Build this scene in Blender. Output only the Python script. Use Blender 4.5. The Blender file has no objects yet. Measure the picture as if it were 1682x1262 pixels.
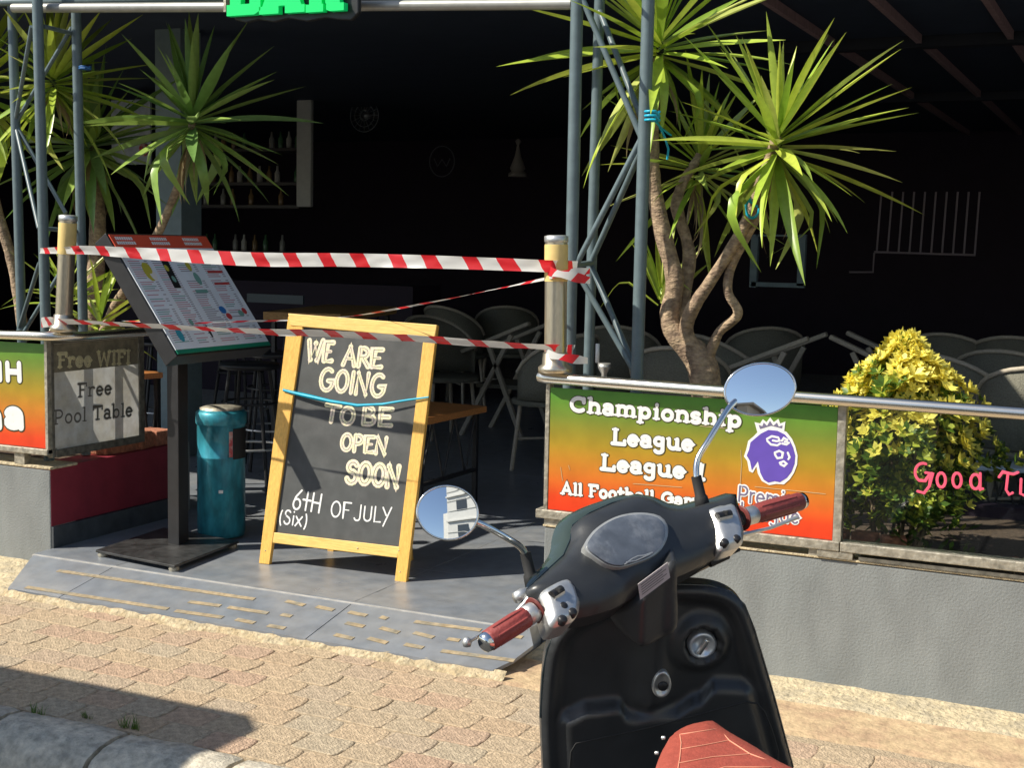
import bpy, bmesh, math, random
from mathutils import Vector as V, Matrix, Quaternion, noise
from mathutils.geometry import delaunay_2d_cdt
random.seed(7)
rad = math.radians
S = bpy.context.scene
COL = S.collection

# ------------------------------------------------------------------ camera
FPX = 2225.0; PITCH = rad(5.9); YAW = rad(25.2); ROLL = rad(1.13)
EYE = V((0, 0, 1.5))
F0 = V((-math.sin(YAW), math.cos(YAW), 0)); R0 = V((math.cos(YAW), math.sin(YAW), 0)); ZUP = V((0, 0, 1))
CF = F0*math.cos(PITCH) - ZUP*math.sin(PITCH)
cu = R0.cross(CF)
CR = R0*math.cos(ROLL) + cu*math.sin(ROLL)
CU = cu*math.cos(ROLL) - R0*math.sin(ROLL)
cam_d = bpy.data.cameras.new('camera'); cam = bpy.data.objects.new('camera', cam_d); COL.objects.link(cam)
M = Matrix((CR, CU, -CF)).transposed().to_4x4(); M.translation = EYE
cam.matrix_world = M
cam_d.sensor_width = 36; cam_d.lens = 36*FPX/1682; cam_d.clip_end = 500; cam_d.clip_start = 0.05
S.camera = cam

# ------------------------------------------------------------------ light
SUN_EL = 43.5; SUN_AZ = 38      # azimuth of travel measured from +X towards +Y
w = bpy.data.worlds.new("World"); S.world = w; w.use_nodes = True
nt = w.node_tree; bg = nt.nodes['Background']
sky = nt.nodes.new('ShaderNodeTexSky'); sky.sky_type = 'NISHITA'; sky.sun_disc = False
sky.sun_elevation = rad(SUN_EL); sky.sun_rotation = rad(225); sky.air_density = 1.0; sky.dust_density = 0.6
nt.links.new(sky.outputs[0], bg.inputs[0]); bg.inputs[1].default_value = 0.095
sd = bpy.data.lights.new('sun', 'SUN'); sd.energy = 4.9; sd.angle = rad(0.5); sd.color = (1, .93, .8)
so = bpy.data.objects.new('sun', sd); COL.objects.link(so); so.location = (-6, -6, 9)
LD = V((math.cos(rad(SUN_AZ))*math.cos(rad(SUN_EL)), math.sin(rad(SUN_AZ))*math.cos(rad(SUN_EL)), -math.sin(rad(SUN_EL))))
so.rotation_euler = LD.to_track_quat('-Z', 'Y').to_euler()
S.view_settings.view_transform = 'Standard'; S.view_settings.look = 'None'
S.view_settings.exposure = 0.42; S.view_settings.gamma = 1; S.view_settings.use_curve_mapping = False
S.render.engine = 'CYCLES'
S.cycles.max_bounces = 8; S.cycles.transparent_max_bounces = 16

# ------------------------------------------------------------------ ray helpers (photo pixel -> real place on a known plane)
def ray(x, y): return CF + CR*((x-841)/FPX) - CU*((y-631)/FPX)
def atz(x, y, h=0.0): d = ray(x, y); return EYE + d*((h-EYE.z)/d.z)
def aty(x, y, Y): d = ray(x, y); return EYE + d*(Y/d.y)
def atx(x, y, X): d = ray(x, y); return EYE + d*(X/d.x)
def atd(x, y, D): return EYE + ray(x, y)*D
class Plane:
    def __init__(s, P, ex, ey):
        s.P = V(P); s.ex = V(ex).normalized(); s.ey = (V(ey) - s.ex*V(ey).dot(s.ex)).normalized(); s.n = s.ex.cross(s.ey)
    def hit(s, x, y):
        d = ray(x, y); t = (s.P-EYE).dot(s.n)/d.dot(s.n); return EYE + d*t
    def loc(s, x, y):
        q = s.hit(x, y) - s.P; return (q.dot(s.ex), q.dot(s.ey))
    def w(s, u, v, h=0): return s.P + s.ex*u + s.ey*v + s.n*h

# ------------------------------------------------------------------ materials
MATS = {}
def mat(name, col=(.5, .5, .5), rough=.5, metal=0, spec=.5, var=0, vscale=8, bump=0, bscale=60, col2=None, coat=0,
        emis=None, estr=0, trans=0, stretch=None, detail=6, rvar=0, c2lo=.45, c2hi=.6, alpha=1, sss=0, bdist=.01, ior=None):
    if name in MATS: return MATS[name]
    m = bpy.data.materials.new(name); m.use_nodes = True; MATS[name] = m
    t = m.node_tree; N = t.nodes; L = t.links; b = N['Principled BSDF']
    b.inputs['Base Color'].default_value = (*col, 1); b.inputs['Roughness'].default_value = rough
    b.inputs['Metallic'].default_value = metal; b.inputs['Specular IOR Level'].default_value = spec
    b.inputs['Coat Weight'].default_value = coat; b.inputs['Coat Roughness'].default_value = .08
    b.inputs['Transmission Weight'].default_value = trans; b.inputs['Alpha'].default_value = alpha
    if ior: b.inputs['IOR'].default_value = ior
    if emis: b.inputs['Emission Color'].default_value = (*emis, 1); b.inputs['Emission Strength'].default_value = estr
    if var or bump or col2 or rvar:
        tc = N.new('ShaderNodeTexCoord'); vec = tc.outputs['Object']
        if stretch:
            mp = N.new('ShaderNodeMapping'); mp.inputs['Scale'].default_value = stretch; L.new(vec, mp.inputs[0]); vec = mp.outputs[0]
        n1 = N.new('ShaderNodeTexNoise'); n1.inputs['Scale'].default_value = vscale; n1.inputs['Detail'].default_value = detail
        n1.inputs['Roughness'].default_value = .65; L.new(vec, n1.inputs['Vector'])
        base = None
        if col2:
            r = N.new('ShaderNodeValToRGB'); r.color_ramp.elements[0].position = c2lo; r.color_ramp.elements[1].position = c2hi
            r.color_ramp.elements[0].color = (*col, 1); r.color_ramp.elements[1].color = (*col2, 1)
            L.new(n1.outputs['Fac'], r.inputs[0]); base = r.outputs[0]
        if var:
            n2 = N.new('ShaderNodeTexNoise'); n2.inputs['Scale'].default_value = vscale*2.7; n2.inputs['Detail'].default_value = 5; L.new(vec, n2.inputs['Vector'])
            mr = N.new('ShaderNodeMapRange'); mr.inputs[1].default_value = .3; mr.inputs[2].default_value = .7
            mr.inputs[3].default_value = 1-var; mr.inputs[4].default_value = 1+var; L.new(n2.outputs['Fac'], mr.inputs[0])
            mx = N.new('ShaderNodeVectorMath'); mx.operation = 'SCALE'
            if base: L.new(base, mx.inputs[0])
            else: mx.inputs[0].default_value = col
            L.new(mr.outputs[0], mx.inputs['Scale']); base = mx.outputs[0]
        if base: L.new(base, b.inputs['Base Color'])
        if rvar:
            mr = N.new('ShaderNodeMapRange'); mr.inputs[1].default_value = .3; mr.inputs[2].default_value = .7
            mr.inputs[3].default_value = max(0, rough-rvar); mr.inputs[4].default_value = min(1, rough+rvar)
            L.new(n1.outputs['Fac'], mr.inputs[0]); L.new(mr.outputs[0], b.inputs['Roughness'])
        if bump:
            n3 = N.new('ShaderNodeTexNoise'); n3.inputs['Scale'].default_value = bscale; n3.inputs['Detail'].default_value = 4; L.new(tc.outputs['Object'] if name == 'painted_render_grey' else vec, n3.inputs['Vector'])
            bp = N.new('ShaderNodeBump'); bp.inputs['Strength'].default_value = bump; bp.inputs['Distance'].default_value = bdist
            L.new(n3.outputs['Fac'], bp.inputs['Height']); L.new(bp.outputs[0], b.inputs['Normal'])
    return m
def rnd_mat(name, cols, rough=.85, bump=.5, bscale=80, var=.18, vscale=12, stain=None):
    """colour picked per object from a ramp"""
    m = mat(name, cols[0], rough, var=var, vscale=vscale, bump=bump, bscale=bscale)
    t = m.node_tree; N = t.nodes; L = t.links
    oi = N.new('ShaderNodeObjectInfo'); r = N.new('ShaderNodeValToRGB')
    while len(r.color_ramp.elements) < len(cols): r.color_ramp.elements.new(.5)
    for i, c in enumerate(cols):
        r.color_ramp.elements[i].position = i/(len(cols)-1); r.color_ramp.elements[i].color = (*c, 1)
    L.new(oi.outputs['Random'], r.inputs[0])
    for n in N:
        if n.type == 'VECT_MATH' and n.operation == 'SCALE': L.new(r.outputs[0], n.inputs[0])
    return m

# ------------------------------------------------------------------ mesh builder
def translu(m, f):
    t = m.node_tree; N = t.nodes; L = t.links; b = N['Principled BSDF']; tr_ = N.new('ShaderNodeBsdfTranslucent'); ms = N.new('ShaderNodeMixShader'); ms.inputs[0].default_value = f
    src = b.inputs['Base Color'].links[0].from_socket; L.new(src, tr_.inputs[0]); L.new(b.outputs[0], ms.inputs[1]); L.new(tr_.outputs[0], ms.inputs[2]); L.new(ms.outputs[0], N['Material Output'].inputs[0])
class MB:
    def __init__(s): s.v = []; s.f = []; s.sm = []; s.mi = []; s.uv = []
    def add(s, vs, fs, smooth=False, mi=0):
        o = len(s.v); s.v += [V(p) for p in vs]
        for f in fs: s.f.append([o+i for i in f]); s.sm.append(smooth); s.mi.append(mi)
        return s
    def box(s, c, sz, rot=None, mi=0):
        hx, hy, hz = sz[0]/2, sz[1]/2, sz[2]/2
        vs = [V((x, y, z)) for x in (-hx, hx) for y in (-hy, hy) for z in (-hz, hz)]
        if rot is not None: vs = [rot @ p for p in vs]
        c = V(c)
        return s.add([c+p for p in vs], [(0, 1, 3, 2), (4, 6, 7, 5), (0, 4, 5, 1), (2, 3, 7, 6), (0, 2, 6, 4), (1, 5, 7, 3)], mi=mi)
    def bb(s, a, b, mi=0):
        a = V(a); b = V(b); return s.box((a+b)/2, (abs(b.x-a.x), abs(b.y-a.y), abs(b.z-a.z)), mi=mi)
    def bar(s, a, b, w_, t_, up=ZUP, mi=0):
        a = V(a); b = V(b); d = b-a; z = d.normalized(); x = z.cross(V(up))
        if x.length < 1e-4: x = z.cross(V((1, 0, 0)))
        x.normalize(); y = x.cross(z)
        return s.box((a+b)/2, (w_, t_, d.length), Matrix((x, y, z)).transposed(), mi=mi)
    def tube(s, pts, r, n=10, caps=True, closed=False, mi=0, flat=None):
        pts = [V(p) for p in pts]; k = len(pts); rs = r if isinstance(r, (list, tuple)) else [r]*k
        T = []
        for i in range(k):
            if closed: d = pts[(i+1) % k]-pts[i-1]
            else: d = pts[min(i+1, k-1)]-pts[max(i-1, 0)]
            T.append(d.normalized())
        u = T[0].orthogonal().normalized() if flat is None else (V(flat)-T[0]*V(flat).dot(T[0])).normalized()
        vs = []
        for i in range(k):
            u = (u - T[i]*u.dot(T[i])).normalized(); v = T[i].cross(u)
            for j in range(n):
                a = 2*math.pi*j/n; vs.append(pts[i] + (u*math.cos(a)+v*math.sin(a))*rs[i])
        fs = []
        for i in range(k if closed else k-1):
            for j in range(n):
                i2 = (i+1) % k; fs.append((i*n+j, i*n+(j+1) % n, i2*n+(j+1) % n, i2*n+j))
        s.add(vs, fs, True, mi)
        if caps and not closed:
            s.add(vs[:n], [tuple(range(n-1, -1, -1))], mi=mi); s.add(vs[-n:], [tuple(range(n))], mi=mi)
        return s
    def lathe(s, prof, c=(0, 0, 0), n=24, axis=ZUP, mi=0, smooth=True, scale=(1, 1)):
        ax = V(axis).normalized(); u = ax.orthogonal().normalized(); v = ax.cross(u); c = V(c)
        vs = []
        for (r, h) in prof:
            for j in range(n):
                a = 2*math.pi*j/n; vs.append(c + ax*h + u*math.cos(a)*r*scale[0] + v*math.sin(a)*r*scale[1])
        fs = [(i*n+j, i*n+(j+1) % n, (i+1)*n+(j+1) % n, (i+1)*n+j) for i in range(len(prof)-1) for j in range(n)]
        s.add(vs, fs, smooth, mi)
        return s
    def prism(s, poly, depth, mi=0):
        """poly: list of Vectors (planar), depth: Vector"""
        n = len(poly); d = V(depth); vs = [V(p) for p in poly] + [V(p)+d for p in poly]
        fs = [tuple(range(n-1, -1, -1)), tuple(range(n, 2*n))] + [(i, (i+1) % n, n+(i+1) % n, n+i) for i in range(n)]
        return s.add(vs, fs, mi=mi)
    def mesh(s, name, off=V((0, 0, 0))):
        me = bpy.data.meshes.new(name); me.from_pydata([tuple(p-off) for p in s.v], [], s.f)
        me.polygons.foreach_set('use_smooth', s.sm); me.polygons.foreach_set('material_index', s.mi)
        if s.uv:
            uvl = me.uv_layers.new(name='UVMap')
            for p in me.polygons:
                for li in p.loop_indices: uvl.data[li].uv = s.uv[me.loops[li].vertex_index]
        me.update(); return me
OFF = {}
def wloc(o): return OFF.get(o.name, V((0, 0, 0))) if o else V((0, 0, 0))
def part(name, mb, m, parent=None, bevel=0, label=None, kind=None, fixn=True):
    off = wloc(parent); me = mb.mesh(name, off) if isinstance(mb, MB) else mb
    for mm in (m if isinstance(m, (list, tuple)) else [m]): me.materials.append(mm)
    if fixn:
        b = bmesh.new(); b.from_mesh(me); bmesh.ops.recalc_face_normals(b, faces=b.faces); b.to_mesh(me); b.free()
    o = bpy.data.objects.new(name, me); COL.objects.link(o)
    if parent: o.parent = parent
    OFF[o.name] = off
    if bevel:
        bm_ = o.modifiers.new('bevel', 'BEVEL'); bm_.width = bevel; bm_.segments = 2; bm_.limit_method = 'ANGLE'; bm_.angle_limit = rad(40)
    if label: o['label'] = label
    if kind: o['kind'] = kind
    return o
def inst(name, me, mtx, parent):
    o = bpy.data.objects.new(name, me); COL.objects.link(o); o.parent = parent; o.matrix_local = mtx; return o
def thing(name, label, cat, loc=(0, 0, 0), group=None, kind=None):
    o = bpy.data.objects.new(name, None); COL.objects.link(o); o.location = loc; o['label'] = label; o['category'] = cat
    o.empty_display_size = .1
    if group: o['group'] = group
    if kind: o['kind'] = kind
    OFF[o.name] = V(loc); return o
def tag(o, label, cat, group=None):
    o['label'] = label; o['category'] = cat
    if group: o['group'] = group
    return o
def struct(name, mb, m, bevel=0): return part(name, mb, m, None, bevel, kind='structure')
def copy_tree(o, loc, rz=0, label=None, scale=None):
    c = o.copy(); COL.objects.link(c); c.location = loc; c.rotation_euler = (0, 0, rz)
    if scale: c.scale = (scale,)*3
    if label: c['label'] = label
    for ch in list(o.children):
        d = ch.copy(); COL.objects.link(d); d.parent = c
        for g in list(ch.children):
            e = g.copy(); COL.objects.link(e); e.parent = d
    return c
def rz(a): return Matrix.Rotation(a, 3, 'Z')

# ------------------------------------------------------------------ stroke lettering
def arc(cx, cy, rx, ry, a0, a1, n=10): return [(cx+rx*math.cos(rad(a0+(a1-a0)*i/n)), cy+ry*math.sin(rad(a0+(a1-a0)*i/n))) for i in range(n+1)]
def SF(x, y, w_=.13): return [(x-w_, y), (x+w_, y)]
G = {}   # glyph: (advance, strokes) ; cap height 1, x height .68
G['C'] = (.92, [arc(.5, .5, .36, .42, 50, 310, 14), [(.74, .9), (.74, .66)]])
G['h'] = (.72, [[(.16, .98), (.16, .06)], arc(.36, .4, .2, .24, 180, 0), [(.56, .4), (.56, .06)], [(.04, .98), (.16, .98)], SF(.16, .06), SF(.56, .06)])
G['a'] = (.66, [arc(.3, .48, .19, .18, 150, 0, 8)+[(.49, .08)], arc(.3, .22, .19, .17, 90, 450, 14), [(.49, .06), (.6, .06)]])
G['m'] = (1.06, [[(.16, .64), (.16, .06)], arc(.34, .42, .18, .22, 180, 0), [(.52, .42), (.52, .06)], arc(.7, .42, .18, .22, 180, 0), [(.88, .42), (.88, .06)], [(.04, .64), (.16, .64)], SF(.16, .06), SF(.52, .06), SF(.88, .06)])
G['p'] = (.74, [[(.16, .64), (.16, -.26)], arc(.38, .34, .2, .28, -180, 180, 16), [(.04, .64), (.16, .64)], SF(.16, -.26)])
G['i'] = (.38, [[(.18, .64), (.18, .06)], [(.18, .9), (.18, .93)], [(.06, .64), (.18, .64)], SF(.18, .06)])
G['o'] = (.66, [arc(.32, .34, .22, .29, 0, 360, 18)])
G['n'] = (.72, [[(.16, .64), (.16, .06)], arc(.36, .4, .2, .24, 180, 0), [(.56, .4), (.56, .06)], [(.04, .64), (.16, .64)], SF(.16, .06), SF(.56, .06)])
G['s'] = (.56, [arc(.26, .49, .17, .15, 40, 270, 9)+arc(.26, .19, .18, .15, 90, -150, 9)])
G['L'] = (.78, [[(.2, .95), (.2, .06)], [(.06, .06), (.68, .06), (.68, .26)], SF(.2, .95)])
G['e'] = (.64, [[(.12, .36), (.52, .36)]+arc(.32, .34, .21, .29, 5, 315, 14)])
G['g'] = (.66, [arc(.3, .42, .19, .22, 0, 360, 16), [(.49, .62), (.49, -.06)]+arc(.3, -.08, .19, .18, 0, -150, 8)])
G['u'] = (.72, [[(.14, .64), (.14, .3)]+arc(.34, .28, .2, .22, 180, 360)+[(.54, .64)], [(.54, .3), (.54, .06), (.66, .06)], [(.04, .64), (.14, .64)], [(.44, .64), (.54, .64)]])
G['A'] = (.9, [[(.14, .06), (.44, .95), (.74, .06)], [(.24, .34), (.62, .34)], SF(.14, .06), SF(.74, .06)])
G['l'] = (.36, [[(.18, .96), (.18, .06)], [(.06, .96), (.18, .96)], SF(.18, .06)])
G['F'] = (.76, [[(.2, .95), (.2, .06)], [(.06, .95), (.66, .95), (.66, .78)], [(.2, .52), (.5, .52)], SF(.2, .06)])
G['t'] = (.5, [[(.22, .9), (.22, .2)]+arc(.34, .18, .12, .12, 180, 300, 5), [(.06, .64), (.42, .64)]])
G['b'] = (.72, [[(.16, .98), (.16, .06)], arc(.38, .34, .2, .28, -180, 180, 16), [(.04, .98), (.16, .98)]])
G['r'] = (.58, [[(.16, .64), (.16, .06)], arc(.36, .4, .2, .24, 180, 50, 7), [(.04, .64), (.16, .64)], SF(.16, .06)])
G['P'] = (.8, [[(.2, .95), (.2, .06)], [(.06, .95), (.42, .95)]+arc(.42, .7, .24, .25, 90, -90)+[(.2, .45)], SF(.2, .06)])
G['W'] = (1.15, [[(.1, .95), (.3, .06), (.54, .8), (.78, .06), (.98, .95)], SF(.1, .95, .1), SF(.98, .95, .1)])
G['I'] = (.42, [[(.2, .95), (.2, .06)], SF(.2, .95), SF(.2, .06)])
G['T'] = (.84, [[(.42, .95), (.42, .06)], [(.08, .76), (.08, .95), (.76, .95), (.76, .76)], SF(.42, .06)])
G['H'] = (.86, [[(.2, .95), (.2, .06)], [(.66, .95), (.66, .06)], [(.2, .5), (.66, .5)]])
G['1'] = (.5, [[(.1, .78), (.28, .95), (.28, .06)], SF(.28, .06, .16)])
G['G'] = (.92, [arc(.5, .5, .36, .42, 50, 340, 14)+[(.84, .5), (.56, .5)]])
G['B'] = (.84, [[(.18, .95), (.18, .06)], [(.08, .95), (.42, .95)]+arc(.42, .73, .2, .22, 90, -90)+[(.18, .51)], [(.42, .51)]+arc(.46, .285, .22, .225, 90, -90)+[(.08, .06)]])
G['R'] = (.9, [[(.18, .95), (.18, .06)], [(.08, .95), (.42, .95)]+arc(.42, .72, .22, .23, 90, -90)+[(.18, .49)], [(.44, .49), (.7, .06), (.82, .06)], SF(.18, .06, .12)])
G[' '] = (.4, [])
# plain hand glyphs (keys prefixed ~)
H_ = {'W': (1.1, [[(.05, .95), (.28, .05), (.52, .85), (.72, .05), (.98, 1)]]), 'E': (.7, [[(.6, .95), (.12, .92), (.12, .05), (.62, .08)], [(.12, .5), (.5, .52)]]),
      'A': (.8, [[(.05, .03), (.36, .97), (.68, .03)], [(.18, .36), (.56, .36)]]), 'R': (.75, [[(.12, .02), (.12, .95)]+arc(.3, .72, .26, .23, 90, -90, 8)+[(.14, .48)], [(.3, .48), (.66, .03)]]),
      'G': (.9, [arc(.46, .5, .36, .47, 55, 330, 14)+[(.8, .46), (.5, .46)]]), 'O': (.82, [arc(.4, .5, .31, .45, 0, 360, 18)]), 'I': (.32, [[(.16, .95), (.16, .05)]]),
      'N': (.84, [[(.12, .03), (.12, .95), (.66, .05), (.68, .97)]]), 'T': (.8, [[(.03, .93), (.75, .95)], [(.4, .93), (.4, .03)]]), 'B': (.75, [[(.12, .03), (.12, .95)]+arc(.3, .73, .22, .22, 90, -90, 8)+[(.12, .5)], [(.3, .5)]+arc(.32, .27, .28, .24, 90, -90, 8)+[(.12, .03)]]),
      'P': (.72, [[(.12, .03), (.12, .95)]+arc(.3, .72, .27, .24, 90, -90, 8)+[(.12, .46)]]), 'S': (.72, [arc(.36, .73, .26, .22, 30, 265, 9)+arc(.34, .27, .28, .25, 85, -160, 9)]),
      'M': (.95, [[(.08, .03), (.16, .95), (.45, .3), (.74, .97), (.82, .03)]]), '6': (.66, [[(.5, .98), (.2, .62)]+arc(.32, .27, .22, .26, 160, -200, 14)]), 'H': (.74, [[(.12, .95), (.12, .05)], [(.6, .95), (.6, .05)], [(.12, .5), (.6, .5)]]),
      't': (.5, [[(.25, .95), (.25, .05)], [(.02, .55), (.5, .55)]]), 'F': (.66, [[(.6, .95), (.12, .95), (.12, .03)], [(.12, .52), (.48, .52)]]), 'J': (.7, [[(.5, .95), (.5, .25)]+arc(.28, .2, .22, .2, 0, -160, 7)]), 'U': (.78, [[(.1, .9), (.1, .3)]+arc(.36, .28, .26, .24, 180, 360, 8)+[(.62, .92)]]),
      'L': (.64, [[(.12, .95), (.12, .05), (.58, .07)]]), 'Y': (.75, [[(.05, .95), (.34, .5)], [(.68, 1), (.18, -.15)]]), '(': (.4, [arc(.4, .4, .26, .6, 130, 235, 7)]), ')': (.4, [arc(0, .4, .26, .6, 50, -55, 7)]),
      'i': (.3, [[(.15, .62), (.15, .05)], [(.15, .88), (.15, .9)]]), 'x': (.6, [[(.05, .62), (.5, .05)], [(.5, .65), (.05, .02)]]), ' ': (.45, []), 's': (.6, [arc(.3, .73, .2, .2, 30, 265, 8)+arc(.28, .27, .22, .24, 85, -160, 8)]),
      'g': (1.1, [arc(.5, .5, .4, .5, 60, 300, 12), [(.5, .42), (.85, .48), (.8, .1), (.6, -.25), (.3, -.3)]]), 'o': (.72, [arc(.34, .36, .22, .32, 0, 360, 16)]), 'd': (.76, [arc(.3, .36, .22, .32, 0, 360, 16), [(.52, .6), (.56, .02), (.66, .02)]]),
      'q': (1.0, [[(.05, .7), (.2, .92), (.7, .86), (.9, .95)], [(.45, .88), (.4, .2), (.55, .02), (.7, .1)]])}
def stroke(mb, pl, pts, w_, h, mi=0):
    """raised rounded stroke lying on plane pl; pts in plane metres"""
    P = [V((a, b)) for a, b in pts]
    Q = [P[0]]
    for p in P[1:]:
        if (p-Q[-1]).length > 1e-5: Q.append(p)
    if len(Q) == 1: Q.append(Q[0]+V((w_*.05, 0)))
    h *= random.uniform(.93, 1.07); k = len(Q); vs = []; prof = [(-1, 0), (-.86, .8), (0, 1), (.86, .8), (1, 0)]
    for i in range(k):
        d = (Q[min(i+1, k-1)]-Q[max(i-1, 0)]).normalized(); nn = V((-d.y, d.x)); sc = 1.0
        if 0 < i < k-1:
            d1 = (Q[i]-Q[i-1]).normalized(); c = max(.55, abs(d.dot(d1))); sc = 1/c
        for (a, hh) in prof:
            q = Q[i] + nn*a*w_*sc; vs.append(pl.w(q.x, q.y, hh*h))
    mb.add(vs, [(i*5+j, i*5+j+1, i*5+6+j, i*5+5+j) for i in range(k-1) for j in range(4)], mi=mi)
    ends = [Q[0], Q[-1]] + [Q[i] for i in range(1, k-1) if (Q[i]-Q[i-1]).normalized().dot((Q[i+1]-Q[i]).normalized()) < .5]
    for e in ends:
        n = 10; vs = [pl.w(e.x, e.y, h*1.001)]
        for r_, hh in ((.86, .8), (1, 0)):
            for j in range(n):
                a = 2*math.pi*j/n; vs.append(pl.w(e.x+math.cos(a)*w_*r_, e.y+math.sin(a)*w_*r_, hh*h))
        mb.add(vs, [(0, 1+j, 1+(j+1) % n) for j in range(n)] + [(1+j, 1+n+j, 1+n+(j+1) % n, 1+(j+1) % n) for j in range(n)], mi=mi)
def lay(text, font, pl, p0, p1, ptop):
    """baseline pixels p0->p1, ptop = pixel of cap top above p0; returns strokes in plane metres and cap height"""
    a = V(pl.loc(*p0)); b = V(pl.loc(*p1)); t = V(pl.loc(*ptop)); ux = (b-a); L = ux.length; ux.normalize(); uy = V((-ux.y, ux.x))
    H = (t-a).dot(uy); tot = sum(font[c][0] for c in text); sx = L/tot; out = []; x = 0
    for c in text:
        adv, st = font[c]
        for s_ in st: out.append([tuple(a + ux*((x+px)*sx) + uy*(py*H)) for px, py in s_])
        x += adv
    return out, H
def lettering(name, text, font, pl, p0, p1, ptop, parent, m, w_=.11, h=.0012, outline=None, ow=1.6, inner=None, iw=.4, label=None, serif=True):
    st, H = lay(text, font, pl, p0, p1, ptop); mb = MB(); mats = [m]
    def wf(s_): return .58 if (len(s_) == 2 and serif and abs((V(s_[1])-V(s_[0])).normalized().dot(ux_)) > .98 and (V(s_[1])-V(s_[0])).length < H*.4) else 1.0
    a_0 = V(pl.loc(*p0)); b_0 = V(pl.loc(*p1)); ux_ = (b_0-a_0).normalized()
    if outline:
        mats.append(outline)
        for s_ in st: stroke(mb, pl, s_, w_*H*wf(s_)+w_*H*(ow-1), h*.6, mi=1)
    for s_ in st: stroke(mb, pl, s_, w_*H*wf(s_), h)
    if inner:
        mats.append(inner)
        for s_ in st: stroke(mb, pl, s_, w_*H*iw, h*1.5, mi=len(mats)-1)
    return part(name, mb, mats, parent, label=label, fixn=False)
def poly_px(pl, pts, h0=0, h1=.001):
    mb = MB(); P = [pl.loc(*p) for p in pts]; return mb.prism([pl.w(u, v, h0) for u, v in P], pl.n*(h1-h0))

# ------------------------------------------------------------------ relief solids
def relief(pl, outline, hf, thick, step, shrink=0.0):
    """solid whose face follows a traced outline on plane pl; hf(u,v,d)->height over plane; back closed at -thick"""
    P = []; n = len(outline); L = [V(pl.loc(*p)) for p in outline]
    def cr(p0, p1, p2, p3, t): return .5*((2*p1)+(-p0+p2)*t+(2*p0-5*p1+4*p2-p3)*t*t+(-p0+3*p1-3*p2+p3)*t**3)
    for i in range(n):
        a, b, c, d = L[i-1], L[i], L[(i+1) % n], L[(i+2) % n]; k = max(1, int((c-b).length/step))
        for j in range(k): P.append(cr(a, b, c, d, j/k))
    nb = len(P)
    xs = [p.x for p in P]; ys = [p.y for p in P]
    def dist(q):
        best = 9
        for i in range(nb):
            a = P[i]; b = P[(i+1) % nb]; ab = b-a; t = max(0, min(1, (q-a).dot(ab)/max(ab.length_squared, 1e-12)))
            dd = (q-a-ab*t).length_squared
            if dd < best*best: best = math.sqrt(dd)
        return best
    def inside(q):
        c = False
        for i in range(nb):
            a = P[i]; b = P[i-1]
            if (a.y > q.y) != (b.y > q.y) and q.x < (b.x-a.x)*(q.y-a.y)/(b.y-a.y)+a.x: c = not c
        return c
    pts = list(P); dd = [0.0]*nb
    # offset ring near the edge for a crisp rim
    y = min(ys)
    row = 0
    while y < max(ys):
        x = min(xs) + (step/2 if row % 2 else 0)
        while x < max(xs):
            q = V((x, y))
            if inside(q):
                d = dist(q)
                if d > step*.35: pts.append(q); dd.append(d)
            x += step
        y += step*.87; row += 1
    r = delaunay_2d_cdt(pts, [], [list(range(nb))], 1, 1e-6)
    vs2, fs = r[0], r[2]; orig = r[3]
    mb = MB(); vs = []
    for i, q in enumerate(vs2):
        d = dd[orig[i][0]] if orig[i] else 0.0
        vs.append(pl.w(q.x, q.y, hf(q.x, q.y, d)))
    k = len(vs); mb.add(vs, [tuple(f) for f in fs], True)
    cen = V((sum(xs)/nb, sum(ys)/nb)); bk = []
    for q in P:
        z = cen + (q-cen)*(1-shrink); bk.append(pl.w(z.x, z.y, -thick))
    fr = [pl.w(q.x, q.y, hf(q.x, q.y, 0)) for q in P]
    mb.add(fr+bk, [(i, (i+1) % nb, nb+(i+1) % nb, nb+i) for i in range(nb)], True)
    mb.add(bk, [tuple(range(nb))])
    return mb
def dome(H, W): return lambda u, v, d: H*math.sqrt(max(0, 1-(1-min(d/W, 1))**2))

# =================================================================== MATERIALS
m_conc = mat('painted_render_grey', (.212, .225, .224), .9, stretch=(1, 1, .4), var=.13, vscale=3.5, bump=.6, bscale=120, bdist=.004, col2=(.205, .222, .222), c2lo=.4, c2hi=.65)
m_maroon = mat('maroon_paint', (.24, .022, .040), .6, var=.12, vscale=4, bump=.15, bscale=40)
m_footing = mat('rough_mortar', (.54, .45, .29), .95, var=.22, vscale=14, bump=1, bscale=55, bdist=.012, col2=(.42, .36, .25))
m_sand = mat('sandy_joint', (.42, .33, .22), .95, var=.25, vscale=30, bump=.8, bscale=150)
m_asph = mat('asphalt', (.055, .054, .052), .9, var=.25, vscale=30, bump=.6, bscale=200)
m_kerb = mat('kerb_concrete', (.58, .52, .41), .95, var=.3, vscale=12, bump=.8, bscale=80, bdist=.008, col2=(.42, .39, .32), c2lo=.42, c2hi=.62)
m_paver = rnd_mat('paver', [(.45, .325, .21), (.47, .36, .235), (.43, .345, .24), (.49, .37, .24), (.45, .31, .215), (.43, .355, .25), (.48, .36, .23)], .92, bump=.8, bscale=120, var=.28, vscale=14)
m_tile = mat('slate_tile', (.195, .215, .245), .34, var=.14, vscale=5, bump=.1, bscale=25, col2=(.235, .24, .245), c2lo=.4, c2hi=.75, rvar=.08)
m_grout = mat('grout', (.42, .41, .39), .9, var=.2)
m_skirt = mat('dark_skirting', (.06, .07, .08), .4, var=.3, vscale=6)
m_dash = mat('worn_yellow_tape', (.36, .28, .17), .75, var=.3, vscale=16, col2=(.24, .22, .17), c2lo=.44, c2hi=.66)
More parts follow.
